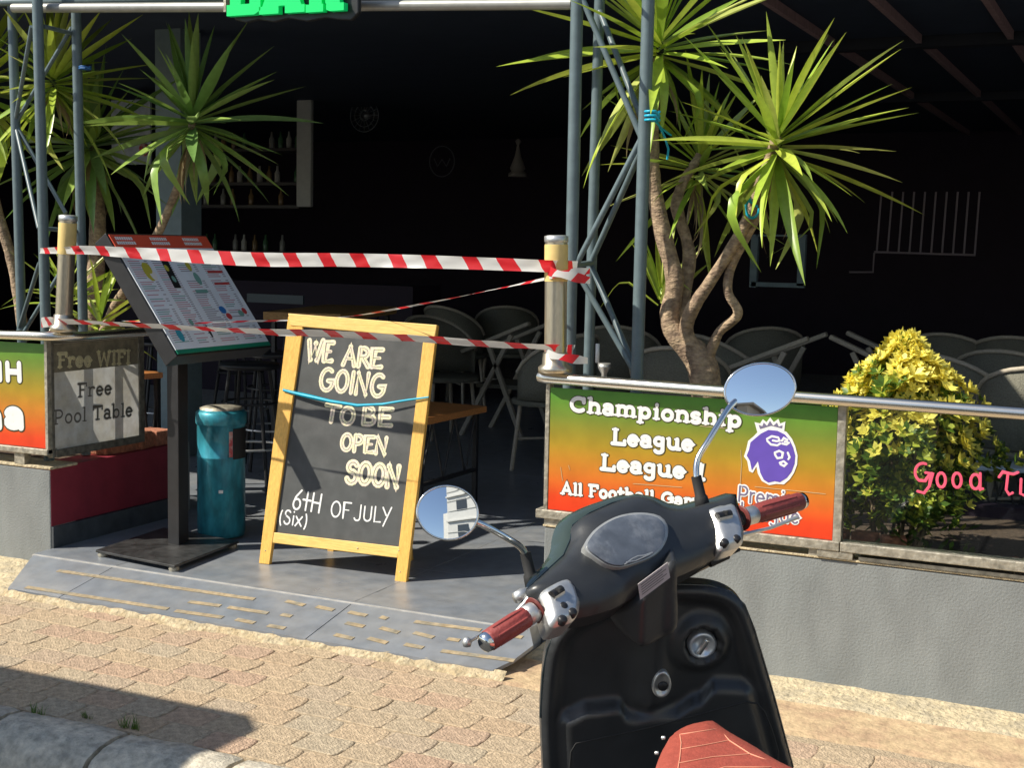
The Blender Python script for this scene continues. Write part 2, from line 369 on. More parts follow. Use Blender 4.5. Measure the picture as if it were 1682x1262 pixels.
m_tube = mat('blue_grey_painted_tube', (.12, .165, .18), .38, var=.1, vscale=10, bump=.05)
m_rail = mat('brushed_steel', (.72, .69, .62), .26, 1, var=.08, vscale=20, stretch=(1, 20, 20))
m_frame = mat('tarnished_aluminium', (.40, .37, .30), .55, .6, var=.35, vscale=16, bump=.3, bscale=60)
m_fdark = mat('dark_grimy_frame', (.15, .14, .115), .6, .3, var=.4, vscale=14)
m_wood = mat('pine', (.80, .50, .13), .5, var=.12, vscale=4, stretch=(1, 1, 1), col2=(.70, .38, .08), c2lo=.5, c2hi=.8, bump=.1, bscale=30)
m_woodv = mat('pine_upright', (.80, .46, .10), .5, var=.14, vscale=22, stretch=(4, 4, .35), col2=(.68, .34, .06), c2lo=.5, c2hi=.75, bump=.1, bscale=40)
m_woodh = mat('pine_rail', (.82, .54, .16), .5, var=.14, vscale=22, stretch=(.35, 4, 4), col2=(.72, .43, .10), c2lo=.5, c2hi=.75, bump=.1, bscale=40)
m_black = mat('black_metal', (.018, .018, .02), .42, .0, var=.2)
m_bmatte = mat('matte_black_plate', (.035, .035, .035), .38, var=.5, vscale=9, rvar=.15)
m_chalk = mat('chalk_board', (.070, .074, .074), .8, var=.16, vscale=5, col2=(.10, .10, .10), c2lo=.45, c2hi=.75)
m_wchalk = mat('white_chalk', (.85, .85, .82), .9, var=.15, vscale=90)
m_pchalk = mat('pinkish_cream_chalk', (.78, .66, .55), .9, var=.2, vscale=60, col2=(.80, .76, .48), c2lo=.42, c2hi=.58)
m_cyan = mat('cyan_ribbon', (.01, .42, .62), .35, var=.1)
m_teal = mat('teal_bin_paint', (.03, .24, .33), .4, .3, var=.4, vscale=9, rvar=.12, bump=.15, bscale=12, col2=(.05, .36, .44), c2lo=.4, c2hi=.7, stretch=(1, 1, .4), coat=.3)
m_chrome = mat('chrome', (.82, .82, .80), .12, 1)
m_satin = mat('satin_silver', (.66, .66, .64), .38, .8, var=.1, vscale=30)
m_white = mat('white_paint', (.82, .82, .8), .5)
m_olive = mat('dark_olive_outline', (.05, .05, .02), .6)
m_cream = mat('yellow_cream_band', (.78, .58, .22), .45, var=.06, vscale=12)
m_bollard = mat('bollard_steel', (.62, .56, .44), .3, .85, var=.12, vscale=10, stretch=(6, 6, 1))
m_glassp = mat('window_glass', (.75, .8, .78), .03, trans=1, ior=1.45)
m_pink = mat('pink_window_paint', (.85, .10, .18), .5, var=.1)
m_purple = mat('purple_print', (.12, .07, .42), .5, var=.05)
m_greyp = mat('grey_purple_print', (.17, .15, .25), .5)
m_yleaf = mat('yucca_leaf', (.17, .27, .035), .36, var=.2, vscale=6, stretch=(6, 1, 6), spec=.5)
m_dleaf = mat('yucca_leaf_dark', (.07, .14, .03), .4, var=.2, vscale=6)
m_bark = mat('yucca_bark', (.46, .34, .22), .9, var=.35, vscale=16, stretch=(1, 1, 1.6), bump=.8, bscale=70, bdist=.01, col2=(.27, .19, .13), c2lo=.4, c2hi=.6)
m_gold = mat('golden_leaf', (.92, .82, .16), .45, var=.18, vscale=20)
m_green = mat('green_leaf', (.09, .17, .02), .45, var=.25, vscale=20)
m_lime = mat('lime_leaf', (.45, .50, .06), .45, var=.2, vscale=20)
m_soil = mat('soil', (.09, .06, .04), 1, var=.4, vscale=30, bump=1, bscale=40)
m_brick = mat('terracotta', (.42, .17, .10), .9, var=.3, vscale=18, bump=.7, bscale=50)
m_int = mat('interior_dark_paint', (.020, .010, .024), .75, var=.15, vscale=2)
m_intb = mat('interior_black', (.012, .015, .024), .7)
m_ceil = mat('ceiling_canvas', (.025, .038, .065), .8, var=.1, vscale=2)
m_raft = mat('rafter_wood', (.32, .21, .21), .6, var=.2, vscale=9)
m_rattan = mat('rattan_rim', (.42, .37, .29), .6, var=.15, vscale=30)
m_weave = mat('chair_weave', (.16, .155, .12), .8, var=.25, vscale=60, bump=.6, bscale=120)
m_slab = mat('table_wood', (.36, .20, .07), .5, var=.25, vscale=9, stretch=(1, 5, 5))
m_orange = mat('orange_varnished_wood', (.5, .2, .06), .4, var=.25, vscale=9, stretch=(1, 5, 5))
m_redh = mat('menu_red', (.75, .10, .05), .5)
m_menu = mat('menu_paper', (.80, .86, .92), .4, var=.04, vscale=4)
m_green2 = mat('menu_green', (.01, .22, .13), .5)
m_scoot = mat('satin_black_plastic', (.027, .029, .031), .40, var=.15, vscale=9, bump=.04, bscale=500, rvar=.09, col2=(.030, .032, .033), c2lo=.5, c2hi=.8, spec=.65)
m_scoot2 = mat('gloss_blue_black_paint', (.012, .02, .024), .15, coat=.6)
m_leather = mat('red_brown_leather', (.36, .075, .05), .55, var=.12, vscale=30, bump=.35, bscale=260, bdist=.004)
m_flange = mat('dark_red_flange', (.16, .035, .03), .5)
m_grip = mat('red_brown_grip', (.27, .052, .045), .5, var=.1, vscale=30, bump=.2, bscale=200)
m_stitch = mat('pale_stitching', (.75, .32, .2), .7)
m_rubber = mat('rubber', (.02, .02, .02), .7)
m_mirror = mat('mirror_glass', (.93, .95, .97), .01, 1)
m_chrome2 = mat('brushed_cap_metal', (.75, .80, .84), .3, .7)
m_cowl = mat('smoked_windshield', (.045, .065, .058), .16, coat=.3)

# sign gradient (print): green at the top through ochre and orange to red
def gradient_mat(name, z0, z1):
    m = mat(name, (.5, .5, .5), .32, coat=.25); t = m.node_tree; N = t.nodes; L = t.links
    tc = N.new('ShaderNodeTexCoord'); g = N.new('ShaderNodeSeparateXYZ'); L.new(tc.outputs['Object'], g.inputs[0])
    mr = N.new('ShaderNodeMapRange'); mr.inputs[1].default_value = z0; mr.inputs[2].default_value = z1; L.new(g.outputs[2], mr.inputs[0])
    r = N.new('ShaderNodeValToRGB'); cr = r.color_ramp
    st = [(0, (.72, .045, .01)), (.12, (.72, .06, .012)), (.33, (.62, .19, .02)), (.55, (.40, .26, .02)), (.78, (.17, .24, .03)), (.95, (.09, .27, .03)), (1, (.08, .27, .03))]
    while len(cr.elements) < len(st): cr.elements.new(.5)
    for i, (p, c) in enumerate(st): cr.elements[i].position = p; cr.elements[i].color = (*c, 1)
    L.new(mr.outputs[0], r.inputs[0])
    # vinyl scratches
    n = N.new('ShaderNodeTexNoise'); n.inputs['Scale'].default_value = 14; n.inputs['Detail'].default_value = 6; L.new(tc.outputs['Object'], n.inputs['Vector'])
    m2 = N.new('ShaderNodeMapRange'); m2.inputs[1].default_value = .3; m2.inputs[2].default_value = .7; m2.inputs[3].default_value = .9; m2.inputs[4].default_value = 1.08
    L.new(n.outputs['Fac'], m2.inputs[0]); sc = N.new('ShaderNodeVectorMath'); sc.operation = 'SCALE'; L.new(r.outputs[0], sc.inputs[0]); L.new(m2.outputs[0], sc.inputs['Scale'])
    L.new(sc.outputs[0], N['Principled BSDF'].inputs['Base Color'])
    return m

# =================================================================== GROUND
WY = 4.557           # plane of the street wall
FZ = .09             # bar floor level
struct('road', MB().add([(-120, -120, -.13), (120, -120, -.13), (120, 120, -.13), (-120, 120, -.13)], [(0, 1, 2, 3)]), m_asph)
pav = struct('pavement', MB().bb((-14, 3.12, -.3), (6, 4.6, -.0035)), m_sand)
# pavers: bent interlocking blocks in staggered rows
def paver_mesh(k):
    L, W, g = .166, .128, .0018
    r = random.Random(k); pts = []
    z = .004
    X, Y, c_ = L/2-g, W/2-g, .012; prof = [(-X+c_, -Y), (X-c_, -Y), (X, -Y+c_), (X+z, 0), (X, Y-c_), (X-c_, Y), (-X+c_, Y), (-X, Y-c_), (-X+z, 0), (-X, -Y+c_)]
    prof = [(x+r.uniform(-.003, .003), y+r.uniform(-.003, .003)) for x, y in prof]
    mb = MB(); n = 6; c = .006
    vs = [V((x, y, -.03)) for x, y in prof]+[V((x, y, -.0022)) for x, y in prof]+[V((x*.955, y*.95, 0)) for x, y in prof]
    N_ = len(prof); mb.add(vs, [tuple(range(2*N_, 3*N_))]+[(i+N_*q, (i+1) % N_+N_*q, (i+1) % N_+N_*q+N_, i+N_*q+N_) for i in range(N_) for q in (0, 1)])
    me = mb.mesh('paver'); me.materials.append(m_paver); return me
pm = [paver_mesh(k) for k in range(6)]
cnt = 0
rows = 8
for r_ in range(rows):
    yy = 3.19 + r_*.128
    for c_ in range(36):
        xx = -4.75 + c_*.166 + (.083 if r_ % 2 else 0) + .02*math.sin(r_*2.3)
        if xx > 1.0 or yy > 4.1 or (yy > 4.0 and xx > -1.95): continue
        cnt += 1
        inst('paver', pm[random.randrange(6)], Matrix.Translation((xx, yy, random.uniform(-.0018, .0012))) @ Matrix.Rotation(random.uniform(-.02, .02), 4, 'Z') @ Matrix.Rotation(random.uniform(-.008, .008), 4, 'X') @ Matrix.Rotation(random.uniform(-.008, .008), 4, 'Y'), pav)
# kerb of separate concrete stones
kerb = struct('kerb', MB().bb((-14, 2.9, -.3), (6, 3.1, -.10)), m_sand)
def kerb_stone(x0, x1, k):
    r = random.Random(k); prof = [(3.118, -.2), (3.118, -.008), (3.10, .008), (3.04, .014), (2.98, .008), (2.93, -.012), (2.895, -.05), (2.88, -.1), (2.875, -.2)]
    n = 17; mb = MB(); vs = []
    for i in range(n):
        x = x0 + (x1-x0)*i/(n-1); sh = .006*((2*i/(n-1)-1)**6)
        for (y, z) in prof:
            q = noise.noise(V((x*9, y*9, z*9)))*.005+noise.noise(V((x*30, y*30, z*30)))*.003
            vs.append(V((x, y - sh*.3*(1 if y > 3 else 0)+q, z - sh + q)))
    m_ = len(prof); mb.add(vs, [(i*m_+j, i*m_+j+1, (i+1)*m_+j+1, (i+1)*m_+j) for i in range(n-1) for j in range(m_-1)], True)
    mb.add(vs[:m_], [tuple(range(m_))]); mb.add(vs[-m_:], [tuple(range(m_-1, -1, -1))]); return mb
kx = -3.145-.43*6
for k in range(20):
    part('kerb_stone', kerb_stone(kx+.009, kx+.43-.009, k), m_kerb, kerb); kx += .43
# grass in the kerb joints
def tuft(px, py, label, n=40, s=1.0):
    p = atz(px, py, 0); mb = MB()
    for i in range(n):
        a = random.uniform(0, 6.28); l = random.uniform(.02, .05)*s; d = V((math.cos(a), math.sin(a), 0)); q = p + d*random.uniform(0, .012*s) + V((random.uniform(-.03, .03)*s, 0, -.004))
        sd_ = V((-d.y, d.x, 0))*.0015; tip = q + d*l*random.uniform(.2, .9)+ZUP*l
        md = q + d*l*.2 + ZUP*l*.6
        mb.add([q-sd_, q+sd_, md+sd_*.8, md-sd_*.8, tip], [(0, 1, 2, 3), (3, 2, 4)])
    tag(part('grass_tuft', mb, m_green), label, 'grass tuft')
tuft(211, 1197, 'green grass tuft growing in the kerb joint nearest the tip of the shadow')
tuft(60, 1174, 'small grass tuft in the kerb joint at the far left', 24, .8)
tuft(143, 1180, 'low flat weed along the kerb edge between two joints', 20, .6)

# concrete footing strips (rough, uneven)
def strip(name, xs, y0, y1, z0, z1, m, amp=.01, seed=0, nx=60, ny=6):
    mb = MB(); vs = []
    for i in range(nx+1):
        x = xs[0]+(xs[1]-xs[0])*i/nx
        for j in range(ny+1):
            t = j/ny; a = y0 + noise.noise(V((x*5+seed, 3, 0)))*amp*1.6 + noise.noise(V((x*22+seed, 9, 0)))*amp*.7
            b = y1 + (noise.noise(V((x*4+seed, 7, 0)))*amp)
            y = a+(b-a)*t; z = z0+(z1-z0)*t + noise.noise(V((x*18, y*18, seed)))*amp*.45
            if j == 0: z = -.02
            vs.append(V((x, y, z)))
    mb.add(vs, [(i*(ny+1)+j, (i+1)*(ny+1)+j, (i+1)*(ny+1)+j+1, i*(ny+1)+j+1) for i in range(nx) for j in range(ny)], True)
    return struct(name, mb, m)
m_mort = mat('crumbling_mortar', (.50, .42, .28), .95, var=.3, vscale=18, bump=1, bscale=70, bdist=.012, col2=(.42, .33, .2), c2lo=.4, c2hi=.6)
m_dirt = mat('trodden_sandy_concrete', (.50, .37, .22), .95, var=.2, vscale=9, bump=.6, bscale=60, col2=(.42, .29, .18))
strip('footing', (-1.98, 3.5), 4.33, 4.562, .004, .022, m_footing, .012, 3, 90)
strip('footing_left', (-12, -4.36), 4.28, 4.565, .004, .02, m_footing, .012, 5, 90)
strip('pavement_edge', (-2.02, 3.5), 4.03, 4.35, .0, .008, m_dirt, .012, 8, 80)
strip('mortar_edge', (-4.3, -1.94), 4.082, 4.121, -.004, .025, m_mort, .022, 12, 150, 5)
strip('pavement_corner', (-6.0, -4.12), 4.10, 4.30, .002, .006, m_footing, .012, 15, 60)

# ramp and floor of slate tiles
JX = [-6.36, -5.16, -3.96, -2.76, -1.56, -.36, .84]
floor = struct('bar_floor', MB().bb((-12, 4.62, -.2), (5, 16, FZ-.0012)).bb((-4.42, 4.43, -.2), (-2.005, 4.7, FZ-.0012)), m_grout)
def quad_tile(pts, g=.0015):
    c = sum((V(p) for p in pts), V((0, 0, 0)))/len(pts); P = [V(p)+(c-V(p)).normalized()*g*1.7 for p in pts]
    return MB().prism(P, V((0, 0, -.012)))
RY0, RY1 = 4.115, 4.45; RZ0 = .028
def rampz(y): return RZ0+(FZ-RZ0)*(y-RY0)/(RY1-RY0)
ramp = struct('ramp', MB().prism([V((-4.25, RY0+.01, RZ0-.008)), V((-1.99, RY0+.01, RZ0-.008)), V((-2.005, RY1, FZ-.008)), V((-4.43, RY1, FZ-.008))], V((0, 0, -.15))), m_grout)
part('tile', quad_tile([(-4.245, RY0, RZ0), (-3.96, RY0, RZ0), (-3.96, RY1, FZ), (-4.425, RY1, FZ)]), m_tile, ramp)
part('tile', quad_tile([(-3.96, RY0, RZ0), (-2.76, RY0, RZ0), (-2.76, RY1, FZ), (-3.96, RY1, FZ)]), m_tile, ramp)
part('tile', quad_tile([(-2.76, RY0, RZ0), (-1.985, RY0, RZ0), (-1.95, 4.2, rampz(4.2)), (-1.93, 4.33, rampz(4.33)), (-2.0, RY1, FZ), (-2.76, RY1, FZ)]), m_tile, ramp)
ty = RY1
for j in range(13):
    t0, t1 = RY1+.6*j, RY1+.6*(j+1)
    for i in range(len(JX)-1):
        a, b = JX[i], JX[i+1]
        if j == 0:
            a = max(a, -4.425); b = min(b, -2.005)
            if b-a < .05: continue
        sh = 0
        part('tile', quad_tile([(a, t0, FZ), (b, t0, FZ), (b, t1, FZ), (a, t1, FZ)]), m_tile, floor)
# worn yellow anti-slip strips: painted dashes
rp = Plane((-3, RY0, RZ0+.0012), (1, 0, 0), (0, RY1-RY0, FZ-RZ0))
rows_ = [[((95, 938), (418, 985)), ((470, 988), (500, 995)), ((520, 997), (548, 1003)), ((573, 1006), (602, 1012)), ((625, 1014), (636, 1017)), ((681, 1022), (790, 1036)), ((800, 1037), (838, 1042))],
         [((310, 989), (362, 996)), ((375, 998), (440, 1008)), ((462, 1010), (479, 1013)), ((568, 1024), (598, 1030)), ((625, 1032), (655, 1040)), ((680, 1040), (712, 1048)), ((735, 1050), (755, 1053)), ((845, 1046), (858, 1048))],
         [((43, 965), (276, 1001)), ((288, 1004), (366, 1015)), ((388, 1018), (418, 1024)), ((440, 1028), (468, 1033)), ((550, 1043), (580, 1050)), ((605, 1049), (636, 1057)), ((665, 1059), (695, 1065)), ((725, 1070), (845, 1086))]]
for rw in rows_:
    for a, b in rw:
        A = V(rp.loc(*a)); B = V(rp.loc(*b)); A.y = max(A.y, .01); d = (B-A).normalized(); nn = V((-d.y, d.x))*.012
        P = [A-nn, B-nn, B+nn, A+nn]; part('yellow_strip', MB().prism([rp.w(p.x, p.y, 0) for p in P], rp.n*.0012), m_dash, ramp)

# =================================================================== LOW WALLS
# left wall: grey front, maroon side
lw = thing('low_wall', 'low rendered wall left of the entrance with grey front and maroon side', 'wall', (-4.43, WY, 0))
part('front_wall', MB().bb((-12, WY, -.1), (-4.43, WY+.16, .447)), m_conc, lw, .006)
part('side_wall', MB().bb((-4.59, WY+.16, .19), (-4.432, 5.42, .455)).bb((-4.60, WY+.004, .19), (-4.4285, WY+.16, .452)), m_maroon, lw)
part('skirting', MB().bb((-4.55, WY+.004, .0), (-4.418, 5.42, .187)), m_skirt, lw, .002)
part('back_wall', MB().bb((-12, 5.42, 0), (-4.45, 5.56, .45)), m_conc, lw)
part('coping', MB().bb((-12, WY-.003, .449), (-4.425, WY+.17, .461)), m_footing, lw, .003)
part('soil', MB().bb((-11.9, WY+.17, .1), (-4.6, 5.41, .42)), m_soil, lw)
for k in range(6):
    a = V((-4.55+random.uniform(-.02, .02), 5.02+k*.075, .49)); part('brick', MB().box(a, (.11+random.random()*.05, .12, .07+random.random()*.03), rz(random.uniform(-.3, .3))), m_brick, lw, .008)
# right wall
rw_ = thing('low_wall', 'long low rendered grey wall right of the entrance behind the scooter', 'wall', (-2.0, WY, 0))
part('front_wall', MB().bb((-2.0, WY, -.1), (4.5, WY+.17, .452)), m_conc, rw_, .006)
part('end_wall', MB().bb((-1.998, WY+.17, 0), (-1.85, 6.6, .45)), m_conc, rw_)
part('coping', MB().bb((-2.005, WY-.004, .454), (4.5, WY+.18, .462)), m_footing, rw_, .003)
part('soil', MB().bb((-1.85, WY+.18, .1), (4.5, 5.9, .40)), m_soil, rw_)
part('back_wall', MB().bb((-1.85, 5.9, 0), (4.5, 6.0, .45)), m_int, rw_)
for k in range(3):
    part('brick', MB().box((-.98+k*.105+random.uniform(-.01, .01), 4.84+random.uniform(-.01, .03), .455), (.09, .06, .09), rz(random.uniform(-.3, .3))), m_brick, rw_, .008)
for k in range(26):
    part('pebble', MB().lathe([(0, -.02), (.018, -.01), (.022, 0), (.014, .012), (0, .016)], (-.5+random.random()*1.3, 4.78+random.random()*.3, .412), 7, scale=(1, random.uniform(.6, 1))), random.choice([m_brick, m_footing, m_soil]), rw_)

# =================================================================== SIGN PANELS AND RAILS
m_gr = gradient_mat('vinyl_gradient_right', .52, .975); m_gl = gradient_mat('vinyl_gradient_left', .53, 1.02)
FR = Plane((-1.5, WY-.004, .75), (1, 0, 0), (0, 0, 1))
# --- right sign
sg = thing('football_sign', 'green to red football sign on the wall right of the entrance behind the scooter', 'sign', (0, 0, 0))
part('print_panel', MB().bb((-1.985, WY-.003, .522), (-.932, WY+.004, .977)), m_gr, sg)
part('frame_post', MB().bb((-2.003, WY-.006, .50), (-1.987, WY+.03, .995)), m_frame, sg, .002); part('frame_post', MB().bb((-.930, WY-.008, .50), (-.902, WY+.03, .995)), m_frame, sg, .002)
part('bottom_channel', MB().bb((-2.03, WY-.016, .487), (-.905, WY+.05, .520)), m_frame, sg, .003)
for xx in (-1.96, -1.4, -.97): part('foot', MB().bb((xx-.04, WY-.002, .462), (xx+.04, WY+.04, .487)), m_frame, sg)
W_ = .095
lettering('lettering', 'Championship', G, FR, (934, 676), (1220, 703), (937, 651), sg, m_white, .145, .0014, m_olive, 1.30)
lettering('lettering', 'League', G, FR, (1004, 730), (1140, 742), (1005, 704), sg, m_white, .145, .0014, m_olive, 1.30)
lettering('lettering', 'League 1', G, FR, (986, 772), (1158, 790), (987, 746), sg, m_white, .145, .0014, m_olive, 1.30)
lettering('lettering', 'All Football Games', G, FR, (921, 812), (1178, 838), (922, 792), sg, m_white, .145, .0014, m_olive, 1.30)
SAN = {'P': (.7, [[(.15, .03), (.15, .95), (.4, .95)]+arc(.4, .7, .22, .25, 90, -90)+[(.15, .45)]]), 'r': (.42, [[(.13, .66), (.13, .03)], arc(.33, .42, .2, .22, 180, 80, 5)]), 'e': G['e'], 'm': (.92, [[(.1, .66), (.1, .03)], arc(.27, .42, .17, .2, 180, 0), [(.44, .42), (.44, .03)], arc(.61, .42, .17, .2, 180, 0), [(.78, .42), (.78, .03)]]),
       'i': (.26, [[(.12, .66), (.12, .03)], [(.12, .9), (.12, .93)]]), 'L': (.6, [[(.15, .95), (.15, .05), (.55, .05)]]), 'a': (.64, [arc(.3, .5, .18, .16, 150, 0, 8)+[(.48, .03)], arc(.3, .22, .18, .17, 90, 450, 14)]), 'g': G['g'], 'u': (.66, [[(.12, .66), (.12, .3)]+arc(.32, .26, .2, .22, 180, 360)+[(.52, .66)], [(.52, .3), (.52, .03)]])}
lettering('lettering', 'Premier', SAN, FR, (1210, 824), (1318, 838), (1211, 797), sg, m_greyp, .065, .0016, m_white, 2.1)
lettering('lettering', 'League', SAN, FR, (1214, 850), (1314, 862), (1215, 824), sg, m_greyp, .065, .0016, m_white, 2.1)
# crowned lion head emblem (outline pixels measured on the sign)
def z5(x, y): return (1080+x/3.322, 580+y/3.322)
head = [z5(*p) for p in [(553, 425), (600, 405), (660, 412), (705, 432), (735, 470), (752, 510), (765, 560), (762, 610), (745, 655), (722, 690), (690, 718), (650, 715), (610, 722), (570, 700), (548, 660), (540, 620), (520, 655), (500, 645), (490, 590), (472, 565), (485, 525), (495, 480), (525, 455)]]
head_in = [z5(*p) for p in [(565, 440), (605, 420), (655, 425), (695, 445), (722, 478), (740, 515), (752, 560), (748, 605), (732, 648), (706, 682), (668, 706), (640, 700), (605, 708), (580, 692), (562, 655), (548, 590), (515, 640), (505, 590), (487, 560), (500, 528), (508, 488), (535, 465)]]
part('emblem_edge', poly_px(FR, head, 0, .0008), m_white, sg)
part('emblem_head', poly_px(FR, head_in, .0008, .0016), m_purple, sg)
crown = [z5(*p) for p in [(545, 432), (530, 378), (560, 385), (575, 362), (595, 378), (615, 352), (635, 378), (660, 360), (670, 385), (698, 375), (692, 425), (620, 408)]]
crown_in = [z5(*p) for p in [(560, 415), (552, 392), (572, 400), (580, 380), (598, 398), (614, 370), (632, 398), (652, 380), (662, 402), (682, 395), (680, 412), (620, 397)]]
part('emblem_crown', poly_px(FR, crown, 0, .0007), m_white, sg); part('emblem_crown', poly_px(FR, crown_in, .0007, .0015), m_greyp, sg)
mbf = MB()
for s_ in [[(598, 470), (625, 455), (660, 462), (668, 480)], [(600, 480), (620, 500), (655, 505), (670, 495)], [(668, 480), (650, 482), (630, 478)], [(680, 480), (690, 465), (710, 475)], [(682, 495), (705, 500), (718, 490)], [(695, 485), (708, 486)], [(640, 545), (665, 535), (685, 545), (680, 572), (655, 575), (645, 560), (640, 545)], [(712, 545), (722, 570), (715, 580)], [(668, 600), (690, 592), (705, 605), (692, 618), (672, 608)]]:
    stroke(mbf, FR, [FR.loc(*z5(*p)) for p in s_], .0042, .0024)
part('emblem_face', mbf, m_white, sg, fixn=False)
mbf = MB()
for s_ in [[(921, 768), (924, 790)], [(934, 765), (936, 772)], [(1216, 800), (1218, 764), (1217, 740)], [(1040, 795), (1120, 801)], [(1240, 800), (1356, 812)], [(1150, 700), (1190, 704)]]:
    stroke(mbf, FR, [FR.loc(*p) for p in s_], .0011, .0006)
part('scratches', mbf, mat('vinyl_scratch', (.55, .42, .22), .6), sg, kind='stuff', fixn=False)
# --- rails
def rail(name, pts, r, label): return tag(part(name, MB().tube(pts, r, 14), m_rail), label, 'rail')
rail('hand_rail', [aty(885, 620, WY-.03)+V((0, .02, 0)), aty(897, 621, WY-.03), aty(1290, 651, WY-.03), aty(1682, 680, WY-.03), aty(1682, 680, WY-.03)+V((3, 0, 0))], .021, 'polished steel rail along the top of the football sign and glass')
rl = [aty(-900, 545, WY-.03), aty(0, 550, WY-.03), aty(60, 552, WY-.03)]
q = rl[-1]; rl += [q+V((.08, .02, 0)), q+V((.13, .07, .0)), q+V((.155, .14, 0)), q+V((.16, .8, 0))]
rail('hand_rail', rl, .021, 'steel rail bending round the corner above the free pool table panel')
# --- glass screen right
gs = thing('glass_screen', 'glass screen in front of the golden shrub with pink lettering', 'screen', (0, 0, 0))
part('pane', MB().bb((-.898, WY+.004, .50), (.9, WY+.009, .985)), m_glassp, gs)
part('pane', MB().bb((.93, WY+.004, .50), (3.5, WY+.009, .985)), m_glassp, gs)
part('post', MB().bb((.902, WY-.004, .50), (.928, WY+.03, .99)), m_frame, gs)
part('bottom_channel', MB().bb((-.902, WY-.016, .487), (4.4, WY+.05, .520)), m_frame, gs, .003)
part('debris_strip', MB().bb((-.84, WY-.008, .463), (4.4, WY+.04, .475)), m_fdark, gs)
part('foot', MB().bb((-.98, WY-.012, .463), (-.86, WY+.03, .486)), m_frame, gs)
GP = Plane((-.5, WY+.003, .75), (1, 0, 0), (0, 0, 1))
lettering('lettering', 'god', {'g': (1.0, [arc(.5, .62, .38, .36, 70, 240, 10)+[(.6, .3), (.8, .55)], [(.62, .62), (.92, .6), (.8, .1), (.55, -.18), (.25, -.12)]]), 'o': (1.55, [arc(.36, .36, .2, .28, 0, 360, 14), arc(1.1, .38, .2, .28, 0, 360, 14)]), 'd': (.9, [arc(.4, .36, .22, .28, 0, 360, 14), [(.62, .68), (.62, .06), (.74, .1)]])}, GP, (1499, 802), (1620, 808), (1500, 760), gs, m_pink, .055, .001)
lettering('lettering', 'q', H_, GP, (1638, 812), (1674, 815), (1640, 772), gs, m_pink, .055, .001)
lettering('lettering', 'i', {'i': (.3, [[(.12, .68), (.12, .1), (.26, .04)]])}, GP, (1671, 815), (1684, 816), (1672, 774), gs, m_pink, .055, .001)
# --- left sign
sl = thing('street_sign', 'green to red sign left of the entrance with large white letters', 'sign', (0, 0, 0))
part('print_panel', MB().bb((-6.4, WY-.003, .545), (-4.449, WY+.004, 1.015)), m_gl, sl)
part('frame', MB().bb((-4.447, WY-.008, .52), (-4.43, WY+.03, 1.035)), m_frame, sl, .002)
part('bottom_channel', MB().bb((-6.4, WY-.016, .515), (-4.43, WY+.05, .542)), m_frame, sl, .003)
part('foot', MB().bb((-4.64, WY-.002, .462), (-4.58, WY+.04, .515)), m_frame, sl)
FL = Plane((-4.8, WY-.004, .75), (1, 0, 0), (0, 0, 1))
SB = {'I': (.34, [[(.17, .92), (.17, .08)]]), 'H': (.84, [[(.17, .92), (.17, .08)], [(.67, .92), (.67, .08)], [(.17, .5), (.67, .5)]]), 'n': (.72, [[(.15, .62), (.15, .08)], arc(.37, .38, .21, .24, 180, 0), [(.58, .4), (.58, .08)]]), 'a': (.72, [arc(.34, .44, .22, .2, 150, 0, 8)+[(.56, .08)], arc(.33, .24, .2, .14, 90, 450, 14)])}
lettering('lettering', 'IH', SB, FL, (-6, 626), (39, 628), (-6, 594), sl, m_white, .165, .0014, m_olive, 1.25)
lettering('lettering', 'na', SB, FL, (-30, 704), (43, 706), (-30, 656), sl, m_white, .15, .0014, m_olive, 1.25)
# --- side panel: clear plastic board with etched lettering
SX = -4.438
SD = Plane((SX+.006, 4.9, .8), (0, 1, 0), (0, 0, 1))
y0, y1 = SD.loc(84, 650)[0]+4.9, SD.loc(236, 640)[0]+4.9
pa = thing('side_panel', 'grey side panel lettered Free Wifi and Free Pool Table on the entrance corner', 'sign', (0, 0, 0))
m_grey1 = mat('weathered_grey_board', (.62, .60, .53), .5, var=.12, vscale=7, col2=(.76, .78, .78), c2lo=.4, c2hi=.65)
translu(m_grey1, .22)
m_dgrey = mat('etched_dark_letter', (.13, .12, .10), .6); m_pale = mat('faded_cream_letter', (.88, .84, .60), .7, var=.2, vscale=40); translu(m_pale, .5)
m_lgrey = mat('letter_edge_grey', (.66, .66, .65), .6)
part('board', MB().add([(SX+.004, y0+.018, .535), (SX+.004, y1-.035, .535), (SX+.004, y1-.035, 1.015), (SX+.004, y0+.018, 1.015)], [(0, 1, 2, 3)]), m_grey1, pa)
for a, b in (((SX-.02, y0, .50), (SX+.010, y0+.018, 1.04)), ((SX-.02, y1-.035, .50), (SX+.012, y1, 1.04)), ((SX-.02, y0+.018, 1.015), (SX+.012, y1-.035, 1.045)), ((SX-.025, y0+.018, .50), (SX+.016, y1-.035, .535))): part('frame_bar', MB().bb(a, b), m_fdark, pa, .003)
part('tinted_film', MB().add([(SX+.0046, y0+.02, .885), (SX+.0046, y1-.037, .885), (SX+.0046, y1-.037, 1.013), (SX+.0046, y0+.02, 1.013)], [(0, 1, 2, 3)]), mat('brown_faded_film', (.20, .18, .13), .6, var=.3, vscale=12, bump=.2), pa)
lettering('lettering', 'Free WIFI', G, SD, (94, 605), (215, 598), (94, 580), pa, m_pale, .13, .0015)
lettering('lettering', 'Free', G, SD, (127, 654), (184, 648), (127, 630), pa, m_dgrey, .075, .001, m_lgrey, 1.6)
lettering('lettering', 'Pool Table', G, SD, (87, 699), (218, 684), (87, 674), pa, m_dgrey, .075, .001, m_lgrey, 1.6)

